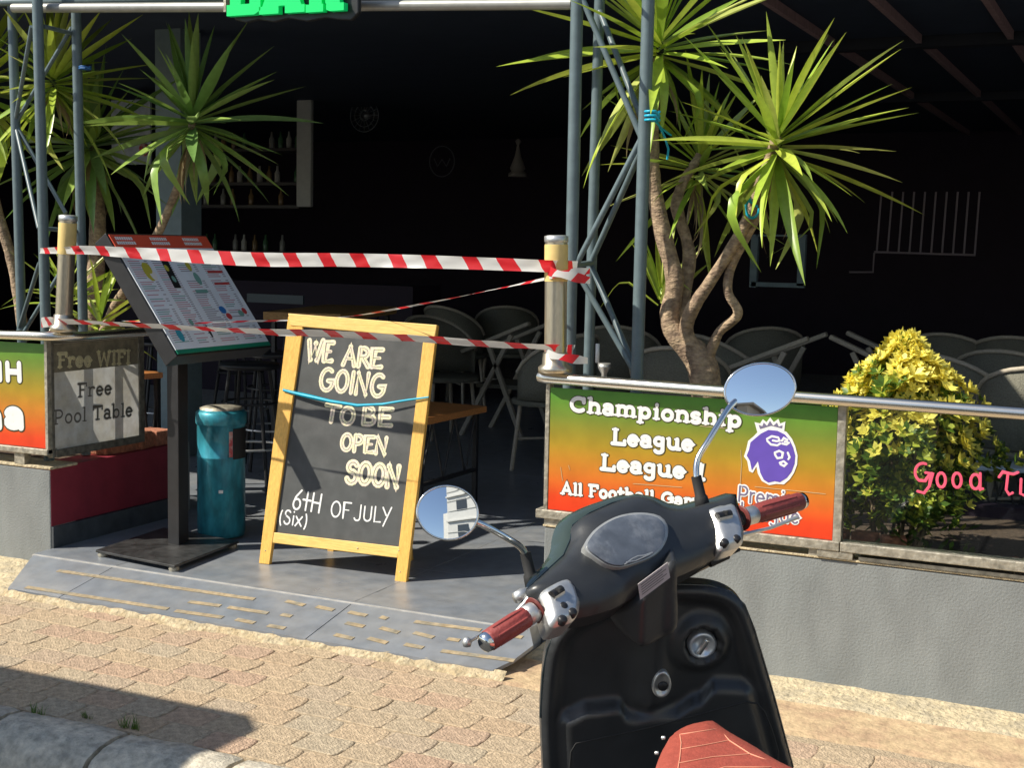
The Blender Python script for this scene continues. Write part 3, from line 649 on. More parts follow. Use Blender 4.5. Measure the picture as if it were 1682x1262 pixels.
# =================================================================== BOLLARD POSTS
def bollard(px, ytop, ybot, bx, Y, label):
    b = aty(bx, ybot, Y); t = aty(px, ytop, Y); r = .041 if px > 500 else .037
    o = thing('bollard', label, 'post', b)
    H = t.z-b.z; ax = (t-b).normalized()
    part('tube', MB().lathe([(r, .0), (r, H-.005)], b, 22, ax), m_bollard, o)
    part('band', MB().lathe([(r+.0015, H*.67), (r+.002, H*.68), (r+.002, H*.93), (r+.0015, H*.94)], b, 22, ax), m_cream, o)
    part('cap', MB().lathe([(r+.001, H*.955), (r+.003, H*.96), (r+.003, H), (r-.01, H+.004), (0, H+.004)], b, 22, ax), m_satin, o)
    part('base_ring', MB().lathe([(0, 0), (r+.022, 0), (r+.022, .02), (r+.008, .03), (r+.006, .07), (r, .075)], b, 22, ax), m_bollard, o)
    return b, t
bR = bollard(914, 388, 612, 912, WY-.018, 'steel bollard with yellow band beside the right truss')
bL = bollard(112, 354, 544, 104, WY-.018, 'steel bollard with yellow band beside the left truss')

# =================================================================== TRUSSES
def truss_tube(o, a, b, Y, r=.0235, low=.46):
    P = aty(*a, Y); Q = aty(*b, Y); d = (Q-P).normalized(); top = P - d*((2.8-P.z)/d.z*-1) if False else P + d*((2.75-P.z)/d.z); bot = P + d*((low-P.z)/d.z)
    part('pole', MB().tube([bot, top], r, 16, True), m_tube, o)
tr = thing('truss_column', 'blue grey steel truss column right of the entrance in front of the yucca', 'column', (-2.0, 4.75, .46))
truss_tube(tr, (948, 0), (936, 560), 4.75); truss_tube(tr, (1065, 0), (1048, 560), 4.75); truss_tube(tr, (985, 0), (968, 560), 4.95, .0205)
def brace(o, a, b, Ya, Yb, r=.0115): part('brace', MB().tube([aty(*a, Ya), aty(*b, Yb)], r, 10), m_tube, o)
for a, b, Ya, Yb in [((955, -6), (1052, 222), 4.75, 4.75), ((985, 18), (1056, 200), 4.93, 4.77), ((1053, 228), (948, 432), 4.75, 4.75), ((1054, 245), (972, 428), 4.77, 4.93), ((945, 442), (1043, 612), 4.75, 4.75), ((972, 438), (1043, 606), 4.93, 4.77), ((942, 436), (972, 432), 4.75, 4.93)]: brace(tr, a, b, Ya, Yb)
tl = thing('truss_column', 'blue grey steel truss column at the left in front of the yuccas', 'column', (-4.7, 4.75, .46))
truss_tube(tl, (61.6, 10), (75, 530), 4.70); truss_tube(tl, (20, 17), (32, 416), 4.92, .0225); truss_tube(tl, (125, 20), (133.5, 400), 4.92, .0225)
for a, b, Ya, Yb in [((52, 43), (25, 200), 4.72, 4.92), ((118, 45), (27, 200), 4.92, 4.92), ((26, 208), (64, 375), 4.92, 4.72), ((28, 208), (108, 350), 4.92, 4.92), ((72, 43), (120, 55), 4.72, 4.92), ((65, 432), (30, 545), 4.72, 4.92), ((128, 400), (40, 545), 4.92, 4.9), ((68, 375), (132, 380), 4.72, 4.92)]: brace(tl, a, b, Ya, Yb, .010)
tag(part('cable_tie', MB().tube([aty(1066, 182+i*7, 4.715)+V((math.cos(a)*.028, .035+math.sin(a)*.028, 0)) for i in (0, 1, 2) for a in [j*math.pi/4 for j in range(8)]], .005, 6), m_cyan), 'cyan string wound round the right truss pole', 'string')
m_tie2 = mat('blue_tie', (.03, .15, .4), .5)
tag(part('cable_tie', MB().tube([aty(131, 108+i*3, 4.885)+V((math.cos(a)*.026, .035+math.sin(a)*.026, 0)) for i in (0, 1) for a in [j*math.pi/4 for j in range(8)]], .004, 6), m_tie2), 'dark blue string wound round the left truss pole', 'string')
# hanging end of the cyan string, tying the yucca to the truss
tag(part('cord', MB().tube([aty(x, y, Y) for x, y, Y in ((1072, 188, 4.76), (1082, 205, 4.82), (1092, 225, 4.88), (1098, 245, 4.9), (1096, 262, 4.9))], .0045, 6).tube([aty(x, y, Y) for x, y, Y in ((1073, 196, 4.76), (1088, 212, 4.85), (1102, 222, 4.92))], .004, 6), m_cyan), 'loose cyan string end hanging from the right truss pole', 'string')
m_beam = mat('light_grey_tube', (.36, .36, .33), .35, .3, var=.1, vscale=10)
tb = thing('top_beam', 'pale steel tubes spanning the entrance above the caution tape', 'beam', (-3.5, 4.8, 2.5))
part('tube', MB().tube([aty(22, 13, 4.76), aty(385, 11, 4.76), aty(940, 6, 4.76)], .021, 14), m_beam, tb)
part('tube', MB().tube([aty(-300, 6, 4.8), aty(0, 3, 4.8), aty(395, -6, 4.8), aty(940, -14, 4.8)], .019, 14), m_tube, tb)
part('end_plate', MB().box(aty(381, 8, 4.72), (.012, .1, .07)), m_frame, tb)
# BAR sign
bs = thing('bar_sign', 'green letters BAR on a black backing over the entrance', 'sign', aty(485, 0, 4.66))
BP = Plane(aty(485, 0, 4.66), (1, 0, 0), (0, 0, 1))
m_bar = mat('green_acrylic', (.004, .70, .16), .35, emis=(.0, .8, .2), estr=.12)
def blk(px0, px1, shapes, h, m, name, gy=.0):
    mb = MB(); a = BP.loc(px0, 30); b = BP.loc(px1, 30)
    W = b[0]-a[0]; H = .20
    for poly in shapes: mb.prism([BP.w(a[0]+x*W, a[1]+y*H+gy, .03) for x, y in poly], BP.n*h)
    part(name, mb, m, bs)
R4 = lambda x0, y0, x1, y1: [(x0, y0), (x1, y0), (x1, y1), (x0, y1)]
blk(387, 442, [[(0, 0), (.82, 0), (1, .08), (1, .22), (0, .22)], R4(.1, .22, .42, .45), [(.68, .22), (1, .22), (1, .42), (.95, .45), (.68, .45)], R4(.1, .45, .95, .58), R4(.1, .58, .42, .82), R4(.66, .58, .96, .82), [(0, .82), (.96, .82), (.8, 1), (0, 1)]], .03, m_bar, 'letter')
blk(440, 514, [R4(0, 0, .43, .15), R4(.57, 0, 1, .15), [(.07, .15), (.93, .15), (.84, .38), (.16, .38)], [(.16, .38), (.42, .38), (.46, .6), (.25, .6)], [(.58, .38), (.84, .38), (.75, .6), (.54, .6)], [(.25, .6), (.75, .6), (.62, 1), (.38, 1)]], .03, m_bar, 'letter', .006)
blk(516, 578, [R4(0, 0, .46, .15), [(.54, .03), (.62, 0), (1, 0), (1, .15), (.54, .15)], R4(.09, .15, .42, .58), [(.52, .15), (.9, .15), (.82, .42), (.5, .42)], R4(.42, .42, .82, .58), R4(.09, .58, .42, .82), R4(.66, .58, .94, .82), [(0, .82), (.94, .82), (.8, 1), (0, 1)]], .03, m_bar, 'letter', .014)
bl = [(388, 20), (392, 34), (410, 38), (430, 33), (455, 37), (480, 31), (510, 36), (540, 30), (560, 33), (582, 34), (594, 22), (594, -20), (590, -110), (388, -110)]
part('backing', MB().prism([BP.w(*BP.loc(*p), 0) for p in bl], BP.n*.025), m_black, bs, .004)

# =================================================================== CAUTION TAPES
def tape_mat():
    m = mat('caution_tape', (.8, .8, .8), .35, coat=.2); t = m.node_tree; N = t.nodes; L = t.links
    uv = N.new('ShaderNodeUVMap'); sp = N.new('ShaderNodeSeparateXYZ'); L.new(uv.outputs[0], sp.inputs[0])
    ma = N.new('ShaderNodeMath'); ma.operation = 'MULTIPLY_ADD'; ma.inputs[1].default_value = -.03; L.new(sp.outputs[1], ma.inputs[0]); L.new(sp.outputs[0], ma.inputs[2])
    md = N.new('ShaderNodeMath'); md.operation = 'MODULO'; md.inputs[1].default_value = .315; L.new(ma.outputs[0], md.inputs[0])
    def band(a, b):
        g = N.new('ShaderNodeMath'); g.operation = 'GREATER_THAN'; g.inputs[1].default_value = a; L.new(md.outputs[0], g.inputs[0])
        l = N.new('ShaderNodeMath'); l.operation = 'LESS_THAN'; l.inputs[1].default_value = b; L.new(md.outputs[0], l.inputs[0])
        x = N.new('ShaderNodeMath'); x.operation = 'MULTIPLY'; L.new(g.outputs[0], x.inputs[0]); L.new(l.outputs[0], x.inputs[1]); return x
    b1, b2 = band(.0, .062), band(.150, .212); s_ = N.new('ShaderNodeMath'); s_.operation = 'ADD'; L.new(b1.outputs[0], s_.inputs[0]); L.new(b2.outputs[0], s_.inputs[1])
    mx = N.new('ShaderNodeMix'); mx.data_type = 'RGBA'; L.new(s_.outputs[0], mx.inputs['Factor']); mx.inputs[6].default_value = (.72, .72, .70, 1); mx.inputs[7].default_value = (.70, .02, .03, 1)
    L.new(mx.outputs[2], N['Principled BSDF'].inputs['Base Color'])
    # thin plastic lets some light through
    tr_ = N.new('ShaderNodeBsdfTranslucent'); L.new(mx.outputs[2], tr_.inputs[0]); ms = N.new('ShaderNodeMixShader'); ms.inputs[0].default_value = .25
    out = N['Material Output']; L.new(N['Principled BSDF'].outputs[0], ms.inputs[1]); L.new(tr_.outputs[0], ms.inputs[2]); L.new(ms.outputs[0], out.inputs[0])
    return m
m_tape = tape_mat()
def tape(label, ctrl, widths, tilt, u0=10.0, crump=.003, n=120):
    """ctrl: world points; ribbon with folds"""
    P = [V(p) for p in ctrl]; seg = [(P[i+1]-P[i]).length for i in range(len(P)-1)]; tot = sum(seg); mb = MB(); uv = []; vs = []; k = 5
    s_acc = 0; u = u0
    for i in range(n+1):
        d = tot*i/n; j = 0; a = d
        while j < len(seg)-1 and a > seg[j]: a -= seg[j]; j += 1
        t = a/seg[j]; p0 = P[max(j-1, 0)]; p1 = P[j]; p2 = P[j+1]; p3 = P[min(j+2, len(P)-1)]
        q = .5*((2*p1)+(-p0+p2)*t+(2*p0-5*p1+4*p2-p3)*t*t+(-p0+3*p1-3*p2+p3)*t**3)
        f = i/n*(len(widths)-1); a0 = int(min(f, len(widths)-2)); wd = widths[a0]+(widths[a0+1]-widths[a0])*(f-a0)
        f = i/n*(len(tilt)-1); a0 = int(min(f, len(tilt)-2)); tl_ = rad(tilt[a0]+(tilt[a0+1]-tilt[a0])*(f-a0))
        T = (p2-p1).normalized(); up = ZUP*math.cos(tl_) + T.cross(ZUP)*math.sin(tl_)
        for m_ in range(k):
            v = m_/(k-1)-.5; w1 = noise.noise(V((d*14, v*3, u0)))*crump*2 + abs(v)**1.5*crump*1.2
            vs.append(q + up*v*wd + T.cross(up)*w1); uv.append((u0+d, .5-v))
    mb.add(vs, [(i*k+j, (i+1)*k+j, (i+1)*k+j+1, i*k+j+1) for i in range(n) for j in range(k-1)], True); mb.uv = uv
    return tag(part('caution_tape', mb, m_tape, fixn=False), label, 'tape')
TY = WY-.064
up_pts = [aty(66, 412, 4.66), aty(112, 411, TY+.005), aty(150, 411, TY), aty(260, 418, TY), aty(420, 426, TY), aty(560, 427, TY), aty(700, 430, TY), aty(820, 434, TY), aty(893, 437, TY), aty(915, 438, TY+.012), aty(948, 440, 4.71)]
tape('wide upper red and white caution tape stretched between the two bollards', up_pts, [.024, .03, .038, .048, .055, .056, .054, .052, .05, .046, .044, .05], [0, 15, 10, -8, -5, 8, 5, -6, 4, 6, 0], 10.02)
lo_pts = [aty(68, 530, 4.66), aty(104, 528, TY+.005), aty(170, 531, TY), aty(300, 538, TY), aty(440, 545, TY), aty(540, 548, TY), aty(680, 556, TY), aty(800, 565, TY), aty(893, 570, TY), aty(914, 572, TY+.01), aty(942, 576, 4.71)]
tape('narrow lower red and white caution tape crossing the top of the chalkboard', lo_pts, [.045, .05, .03, .028, .03, .03, .034, .034, .034, .03, .03, .045], [0, 50, 60, 40, 55, 30, 35, 40, 30, 45, 10], 20.06, .002)
tape('thin twisted caution tape slanting from the right bollard to behind the chalkboard', [aty(905, 456, TY+.03), aty(800, 478, 4.75), aty(690, 500, 4.9), aty(580, 519, 5.05), aty(480, 526, 5.1), aty(400, 528, 4.9), aty(300, 531, 4.7), aty(200, 527, 4.66)], [.012, .009, .008, .01, .008, .008, .008], [0, 80, 160, 60, 20, 80], 30.1, .001)
# wraps round the bollards
def wrap(o, c, r, z0, z1, label, u0, slope=.02, w1=.04, a0=200, a1=380):
    mb = MB(); vs = []; uv = []; n = 26
    for i in range(n+1):
        a = rad(a0+(a1-a0)*i/n); zc = z0+(z1-z0)*i/n
        for v in (-.5, 0, .5):
            vs.append(V((c.x+math.cos(a)*r, c.y+math.sin(a)*r, zc+v*w1*(1+.2*math.sin(a*5))))); uv.append((u0+i/n*.28, v+.5))
    mb.add(vs, [(i*3+j, (i+1)*3+j, (i+1)*3+j+1, i*3+j+1) for i in range(n) for j in range(2)], True); mb.uv = uv
    tag(part('caution_tape', mb, m_tape, fixn=False), label, 'tape')
cR = (bR[0]+bR[1])/2; cL = (bL[0]+bL[1])/2
wrap(None, V((cR.x+.045, cR.y+.03, 0)), .094, 1.42, 1.375, 'upper tape wrapped round the right bollard and truss pole', 5.0, w1=.03, a0=190, a1=340)
wrap(None, V((cR.x+.045, cR.y+.03, 0)), .091, 1.385, 1.41, 'crossing turn of upper tape round the right bollard', 6.2, w1=.026, a0=190, a1=340)
wrap(None, V((cR.x+.045, cR.y+.03, 0)), .092, 1.115, 1.085, 'lower tape wrapped round the right bollard and truss pole', 7.1, w1=.028, a0=190, a1=340)

# =================================================================== CHALKBOARD (A-BOARD)
Pb0 = atz(430, 927, FZ); Pb1 = atz(668, 957, FZ)
ex = (Pb1-Pb0).normalized(); ybk = V((-ex.y, ex.x, 0))
LEAN = .20
upb = (ZUP*1.0 + ybk*LEAN).normalized()
AB = Plane(Pb0, ex, upb)      # front face
ab = thing('chalkboard_sign', 'wooden A-frame chalkboard standing in the entrance saying we are going to be open soon', 'sign', (Pb0+Pb1)/2)
def abp(px, py, h=0): u, v = AB.loc(px, py); return AB.w(u, v, h)
def plank(pts, th, m, name, parent=ab, h0=0): return part(name, MB().prism([AB.w(*AB.loc(*p), h0) for p in pts], -AB.n*th), m, parent, .0025)
plank([(425, 926), (442, 928), (497, 541), (495, 522), (473, 520)], .022, m_woodv, 'stile')
plank([(648, 955), (667, 958), (718, 535), (698, 533)], .022, m_woodv, 'stile')
plank([(473.5, 515), (718, 534), (714, 556), (477, 535)], .024, m_woodh, 'top_rail', h0=.003)
plank([(449, 875), (656, 899), (652, 917), (446, 892)], .022, m_woodh, 'bottom_rail', h0=-.002)
plank([(491, 532), (697, 549), (654, 902), (447, 880)], .006, m_chalk, 'blackboard', h0=-.012)
for px, py in ((436, 905), (587, 901), (657, 940), (655, 905), (464, 842)):
    u, v = AB.loc(px, py); part('screw', MB().lathe([(0, .002), (.003, .0015), (.003, 0)], AB.w(u, v, -.0005), 8, AB.n), m_frame, ab)
bk0 = Pb0 + ybk*.36 + ex*.14; bk1 = Pb1 + ybk*.36 - ex*.17; tu0 = AB.w(.14, 1.03, -.03); tu1 = AB.w((Pb1-Pb0).length-.17, 1.03, -.03)
part('rear_leg', MB().bar(bk0, tu0, .03, .02), m_woodv, ab); part('rear_leg', MB().bar(bk1, tu1, .03, .02), m_woodv, ab); part('rear_rail', MB().bar(bk0.lerp(tu0, .2), bk1.lerp(tu1, .2), .02, .035), m_woodh, ab)
part('rear_board', MB().prism([bk0.lerp(tu0, .15)+ex*.02, bk1.lerp(tu1, .15)-ex*.02, tu1-ex*.02, tu0+ex*.02], ybk*.005), m_chalk, ab)
CB = Plane(AB.w(0, 0, -.0115), AB.ex, AB.ey)
def chalk(text, p0, p1, top, outl=True, w_=.14):
    lettering('chalk_lettering', text, H_, CB, p0, p1, top, ab, m_pchalk if outl else m_wchalk, w_, .0008, inner=m_chalk if outl else None, iw=.11)
chalk('WE', (503, 592), (546, 596), (507, 558)); chalk('ARE', (562, 600), (628, 606), (566, 568))
chalk('GOING', (522, 641), (632, 654), (527, 604), w_=.105)
chalk('TO', (531, 692), (582, 700), (534, 663)); chalk('BE', (592, 697), (645, 702), (595, 667))
chalk('OPEN', (558, 740), (636, 748), (562, 712)); chalk('SOON', (567, 793), (656, 803), (571, 757))
chalk('6tH', (478, 836), (527, 845), (482, 803), False, .05); chalk('OF', (541, 850), (576, 854), (544, 822), False, .05); chalk('JULY', (580, 855), (642, 862), (584, 828), False, .05); chalk('(sIx)', (456, 860), (505, 868), (460, 837), False, .05) if 'x' in H_ and False else chalk('(six)', (456, 860), (505, 868), (460, 835), False, .055)
# cyan ribbon slung across
rb = [AB.w(*AB.loc(466, 641), .006), AB.w(*AB.loc(480, 645), .006), AB.w(*AB.loc(510, 652), .012), AB.w(*AB.loc(545, 660), .016), AB.w(*AB.loc(590, 667), .016), AB.w(*AB.loc(630, 665), .014), AB.w(*AB.loc(670, 658), .010), AB.w(*AB.loc(705, 653), .006)]
mb = MB(); vs = []
for i, p in enumerate(rb):
    wd = [.006, .008, .010, .008, .007, .006, .005, .004][i]
    vs += [p+AB.ey*wd, p+AB.n*.004, p-AB.ey*wd, p-AB.n*.002]
mb.add(vs, [(i*4+j, i*4+(j+1) % 4, (i+1)*4+(j+1) % 4, (i+1)*4+j) for i in range(len(rb)-1) for j in range(4)], True)
tag(part('ribbon', mb, m_cyan), 'cyan plastic ribbon sagging across the front of the chalkboard', 'ribbon')

# =================================================================== MENU STAND
c0 = atz(157, 908, FZ+.02); c1 = atz(287, 934, FZ+.02); c2 = atz(393, 893, FZ+.02); c3 = c0 + (c2-c1)
ms_ = thing('menu_stand', 'black menu stand with tilted drinks menu behind the left bollard', 'menu stand', (c0+c2)/2*1.0)
part('base_plate', MB().prism([c0, c1, c2, c3], V((0, 0, .012))), m_bmatte, ms_, .003)
for c in (c0, c1, c2, c3):
    q = c.lerp((c0+c2)/2, .1); part('foot', MB().lathe([(.02, -.02), (.024, -.01), (.02, .0)], q, 12), m_frame, ms_)
ptop = aty(275, 590, 4.95); pbot = atz(291, 893, FZ+.03); pdir = V((ptop.x, ptop.y, 0))
bx_ = (c2-c1).normalized()      # towards the back right
ux_ = (c1-c0).normalized()
pc = V((pbot.x, pbot.y, 0))
part('post', MB().prism([pc+V((0, 0, FZ+.03))+ux_*a+bx_*b for a, b in ((-.035, -.03), (.035, -.03), (.035, .05), (-.035, .05))], V((0, 0, .83))), m_black, ms_, .003)
# tilted panel from four corner rays: bottom-left near, bottom-right, with a lean
A0 = aty(289, 577, 4.515); A1 = aty(441, 559, 5.16); A1.z = A0.z = (A0.z+A1.z)/2
exm = (A1-A0).normalized(); hor = V((-exm.y, exm.x, 0)).normalized()
# find the lean so that the top left corner lies on its pixel ray
best = None
for i in range(100):
    ang = rad(5+i*.8); ey = ZUP*math.cos(ang) + hor*math.sin(ang); pl = Plane(A0, exm, ey); u, v = pl.loc(178, 385)
    if best is None or abs(u) < best[0]: best = (abs(u), ang, v)
ang = best[1]; MP = Plane(A0, exm, ZUP*math.cos(ang)+hor*math.sin(ang)); MW = (A1-A0).length; MH = best[2]
def mprism(u0, v0, u1, v1, h0, h1): return MB().prism([MP.w(u0, v0, h0), MP.w(u1, v0, h0), MP.w(u1, v1, h0), MP.w(u0, v1, h0)], MP.n*(h1-h0))
sgn = 1 if MP.n.dot(EYE-A0) > 0 else -1
part('panel_case', MB().prism([MP.w(-.012, -.03, -.004*sgn), MP.w(MW+.01, -.03, -.004*sgn), MP.w(MW+.01, MH+.01, -.004*sgn), MP.w(-.012, MH+.01, -.004*sgn)], MP.n*(-.075*sgn)), m_black, ms_, .003)
part('menu_sheet', mprism(0, 0, MW, MH*.885, -.004*sgn, 0), m_menu, ms_)
part('header', mprism(0, MH*.885, MW, MH, -.004*sgn, 0), m_redh, ms_)
part('green_edge', mprism(0, -.02, MW, 0, -.004*sgn, 0), m_green2, ms_)
m_ink = mat('menu_ink_grey', (.30, .28, .33), .6); m_inkp = mat('menu_ink_pink', (.55, .25, .30), .6); m_inkg = mat('menu_ink_green', (.18, .38, .33), .6)
m_blob_y = mat('menu_yellow', (.55, .5, .06), .6); m_blob_k = mat('menu_black', (.02, .02, .02), .5); m_blob_b = mat('menu_blue', (.03, .18, .5), .5); m_blob_r = mat('menu_redink', (.6, .06, .06), .5); m_blob_t = mat('menu_teal', (.05, .35, .45), .5)
prt = MB(); ins = [m_ink, m_inkp, m_inkg, m_blob_y, m_blob_k, m_blob_b, m_blob_r, m_blob_t, m_white]
cols = [(.03, .22), (.26, .44), (.50, .70), (.76, .96)]
def mrect(u0, v0, u1, v1, mi, h=.0004): prt.add([MP.w(u0*MW, v0*MH, h*sgn), MP.w(u1*MW, v0*MH, h*sgn), MP.w(u1*MW, v1*MH, h*sgn), MP.w(u0*MW, v1*MH, h*sgn)], [(0, 1, 2, 3)], mi=mi)
for ci, (a, b) in enumerate(cols):
    v = .86
    while v > .03:
        if random.random() < .86:
            mrect(a, v-.007, a+(b-a)*random.uniform(.45, .78), v, random.choice([0, 1, 1, 2, 0])); mrect(b-.035, v-.007, b-.005, v, 0)
        v -= .0185
def mblob(cu_, cv_, ru, rv, mi, h=.0008, n=10): prt.add([MP.w((cu_+ru*math.cos(j*6.283/n))*MW, (cv_+rv*math.sin(j*6.283/n))*MH, h*sgn) for j in range(n)], [tuple(range(n))], mi=mi)
mblob(.17, .67, .045, .085, 3); mblob(.20, .64, .03, .05, 8, .0011); mblob(.185, .7, .03, .05, 3, .0014)
prt.add([MP.w(u*MW, v*MH, .001*sgn) for u, v in ((.335, .52), (.405, .52), (.43, .80), (.36, .80))], [(0, 1, 2, 3)], mi=4)
mblob(.37, .70, .02, .03, 3, .0014); mblob(.38, .60, .018, .03, 2, .0014)
mblob(.61, .72, .025, .05, 3); mblob(.63, .60, .03, .06, 2)
for v in (.80, .66, .55): mrect(.78, v-.012, .95, v+.012, 6)
mrect(.53, .47, .66, .50, 2, .0009); mblob(.70, .31, .035, .035, 5); mblob(.73, .25, .03, .03, 6); mblob(.88, .27, .03, .03, 2); mblob(.93, .29, .025, .03, 6); mblob(.12, .12, .03, .06, 7); mblob(.30, .22, .02, .03, 2); mblob(.43, .13, .012, .06, 4)
for cx in (.12, .46, .80):
    for k, (vv, hw) in enumerate(((.965, .085), (.925, .09))):
        x = cx-hw
        while x < cx+hw:
            dx = random.uniform(.015, .024); mrect(x, vv-.013, x+dx*.8, vv+.014, 8, .0012); x += dx
part('print', prt, ins, ms_, kind='stuff', fixn=False)

# =================================================================== BIN
bc = atz(342, 888, FZ); bc = V((bc.x, bc.y+.10, FZ+.012)); BR = .112
bn = thing('litter_bin', 'worn teal cylindrical litter bin behind the menu stand post', 'litter bin', bc)
BH = .60
part('body', MB().lathe([(0, .0), (BR*.97, .0), (BR*.97, .012), (BR, .015), (BR, BH*.62), (BR+.002, BH*.625), (BR+.002, BH*.635), (BR, BH*.64), (BR, BH*.88), (BR+.004, BH*.885)], bc, 40), m_teal, bn)
part('rim', MB().lathe([(BR+.004, BH*.885), (BR+.006, BH*.89), (BR+.006, BH*.975), (BR-.002, BH*.985), (BR-.012, BH)], bc, 40), m_teal, bn)
part('lid', MB().lathe([(BR-.010, BH*.985), (BR-.012, BH+.008), (BR*.5, BH+.016), (0, BH+.018)], bc, 40), m_frame, bn)
sx_ = V((EYE.x-bc.x, EYE.y-bc.y, 0)).normalized(); ta = math.atan2(sx_.y, sx_.x)
def bpatch(a0, a1, z0, z1, r, n=8):
    vs = [bc+V((math.cos(ta+rad(a))*r, math.sin(ta+rad(a))*r, z)) for z in (z0, z1) for a in [a0+(a1-a0)*i/n for i in range(n+1)]]
    return MB().add(vs, [(i, i+1, n+2+i, n+1+i) for i in range(n)], True)
m_redst = mat('torn_red_sticker', (.55, .09, .10), .6, col2=(.6, .5, .45), vscale=25)
part('opening', bpatch(28, 84, BH*.62, BH*.86, BR+.0022), m_blob_k, bn); part('sticker', bpatch(18, 27, BH*.64, BH*.84, BR+.0024), m_redst, bn); part('sticker', bpatch(-6, 4, BH*.36, BH*.385, BR+.0024, 4), m_white, bn)

# =================================================================== YUCCAS
def leaf_mesh(name, droop, twist=0, wid=.055, kink=False):
    n = 9; mb = MB(); vs = []; x = 0; z = 0; a = 0
    for i in range(n+1):
        t = i/n; wv = wid*(.45+1.15*t if t < .35 else .8525*(1-((t-.35)/.65)**1.7)) + .0006
        bend = droop*t*t if not kink else (0 if t < .45 else droop*min(1, (t-.45)*4))
        if i: x += math.cos(bend)/n; z -= math.sin(bend)/n
        tw = twist*t; c, s_ = math.cos(tw), math.sin(tw)
        vs += [V((x, -wv*c/2, z+wv*.22-wv*s_/2)), V((x, 0, z)), V((x, wv*c/2, z+wv*.22+wv*s_/2))]
    mb.add(vs, [(i*3+j, i*3+j+1, i*3+j+4, i*3+j+3) for i in range(n) for j in range(2)], True)
    return mb.mesh(name)
def lset(m, k_=1.0): 
    out = []
    for dr, tw, wd, kk in ((.02, .15, .108*k_, 0), (.08, -.2, .118*k_, 0), (.18, .3, .112*k_, 0), (.38, .3, .118*k_, 0), (.9, -.2, .12*k_, 1), (1.6, .3, .12*k_, 1)):
        me = leaf_mesh('leaf', dr, tw, wd, kk); me.materials.append(m); out.append(me)
    return out
def leafmat(name, cols):
    m = rnd_mat(name, cols, .36, bump=0, var=.12, vscale=5); t = m.node_tree; N = t.nodes; L = t.links
    b = N['Principled BSDF']; tr_ = N.new('ShaderNodeBsdfTranslucent'); ms = N.new('ShaderNodeMixShader'); ms.inputs[0].default_value = .22
    src = b.inputs['Base Color'].links[0].from_socket; L.new(src, tr_.inputs[0]); L.new(b.outputs[0], ms.inputs[1]); L.new(tr_.outputs[0], ms.inputs[2]); L.new(ms.outputs[0], N['Material Output'].inputs[0])
    return m
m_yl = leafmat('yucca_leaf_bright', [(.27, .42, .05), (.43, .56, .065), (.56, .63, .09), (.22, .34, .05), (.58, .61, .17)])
m_yd = leafmat('yucca_leaf_shaded', [(.15, .28, .07), (.22, .38, .08), (.34, .48, .10), (.20, .33, .12)])  # darker copy of the leaf greens: shade of the left crowns put into colour
m_dead = leafmat('dead_leaf', [(.30, .22, .11), (.38, .30, .17), (.22, .15, .08)])
DEAD = [leaf_mesh('dead_leaf', d_, t_, .085, k_) for d_, t_, k_ in ((.9, 1.2, 0), (1.4, -1.5, 1), (.6, 2.0, 0))]
for me_ in DEAD: me_.materials.append(m_dead)
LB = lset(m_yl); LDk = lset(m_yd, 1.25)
def crown(o, c, axis, n, L0, meshes, seed, spread=118, lo=4, flat=1.0):
    r = random.Random(seed); off = wloc(o); ax = V(axis).normalized(); Q = ZUP.rotation_difference(ax)
    for i in range(n):
        t = (i+.5)/n; th = rad(lo + (spread-lo)*(t**.85)) + r.uniform(-.16, .16); ph = i*2.399963 + r.uniform(-.4, .4)
        d = V((math.sin(th)*math.cos(ph), math.sin(th)*math.sin(ph), math.cos(th)*flat)).normalized(); d = Q @ d
        L_ = L0*r.uniform(.68, 1.16)*(1-.28*max(0, .25-t)/.25)
        if t < .45: me = meshes[r.choice([0, 0, 0, 1])]
        elif t < .75: me = meshes[r.choice([0, 1, 1, 2, 2])]
        else: me = meshes[r.choice([1, 2, 3, 3, 4, 5])]
        zz = (ZUP - d*ZUP.dot(d)); zz = zz.normalized() if zz.length > .05 else V((1, 0, 0))
        yy = zz.cross(d); R3 = Matrix((d, yy, zz)).transposed() @ Matrix.Rotation(r.uniform(-.5, .5), 3, 'X')
        mt = Matrix.Translation(V(c)-off + d*.015 - ax*.10*t) @ R3.to_4x4() @ Matrix.Diagonal((L_, L_*r.uniform(.75, 1.05), L_, 1))
        inst('leaf', me, mt, o)
    for i in range(9 if n > 40 else 0):
        ph = r.uniform(0, 6.28); d = (Q @ V((math.cos(ph), math.sin(ph), -r.uniform(.9, 2.2)))).normalized(); yy = ax.cross(d).normalized(); zz = d.cross(yy)
        L_ = L0*r.uniform(.35, .7); inst('dead_leaf', r.choice(DEAD), Matrix.Translation(V(c)-off-ax*(.07+.1*r.random())) @ Matrix((d, yy, zz)).transposed().to_4x4() @ Matrix.Diagonal((L_, L_, L_, 1)), o)
def trunk(o, pts, m=m_bark):
    """pts: (px,py,Y,r)"""
    P = [aty(x, y, Y) for x, y, Y, r in pts]; R_ = [r*.84 for *_, r in pts]; PP = []; RR = []
    for i in range(len(P)-1):
        p0 = P[max(i-1, 0)]; p1 = P[i]; p2 = P[i+1]; p3 = P[min(i+2, len(P)-1)]
        for j in range(8):
            t = j/8; q = .5*((2*p1)+(-p0+p2)*t+(2*p0-5*p1+4*p2-p3)*t*t+(-p0+3*p1-3*p2+p3)*t**3)
            PP.append(q); RR.append((R_[i]+(R_[i+1]-R_[i])*t)*(1+.09*noise.noise(q*20)+.015*math.sin(len(PP)*2.1)))
    PP.append(P[-1]); RR.append(R_[-1]); part('trunk', MB().tube(PP, RR, 12), m, o)
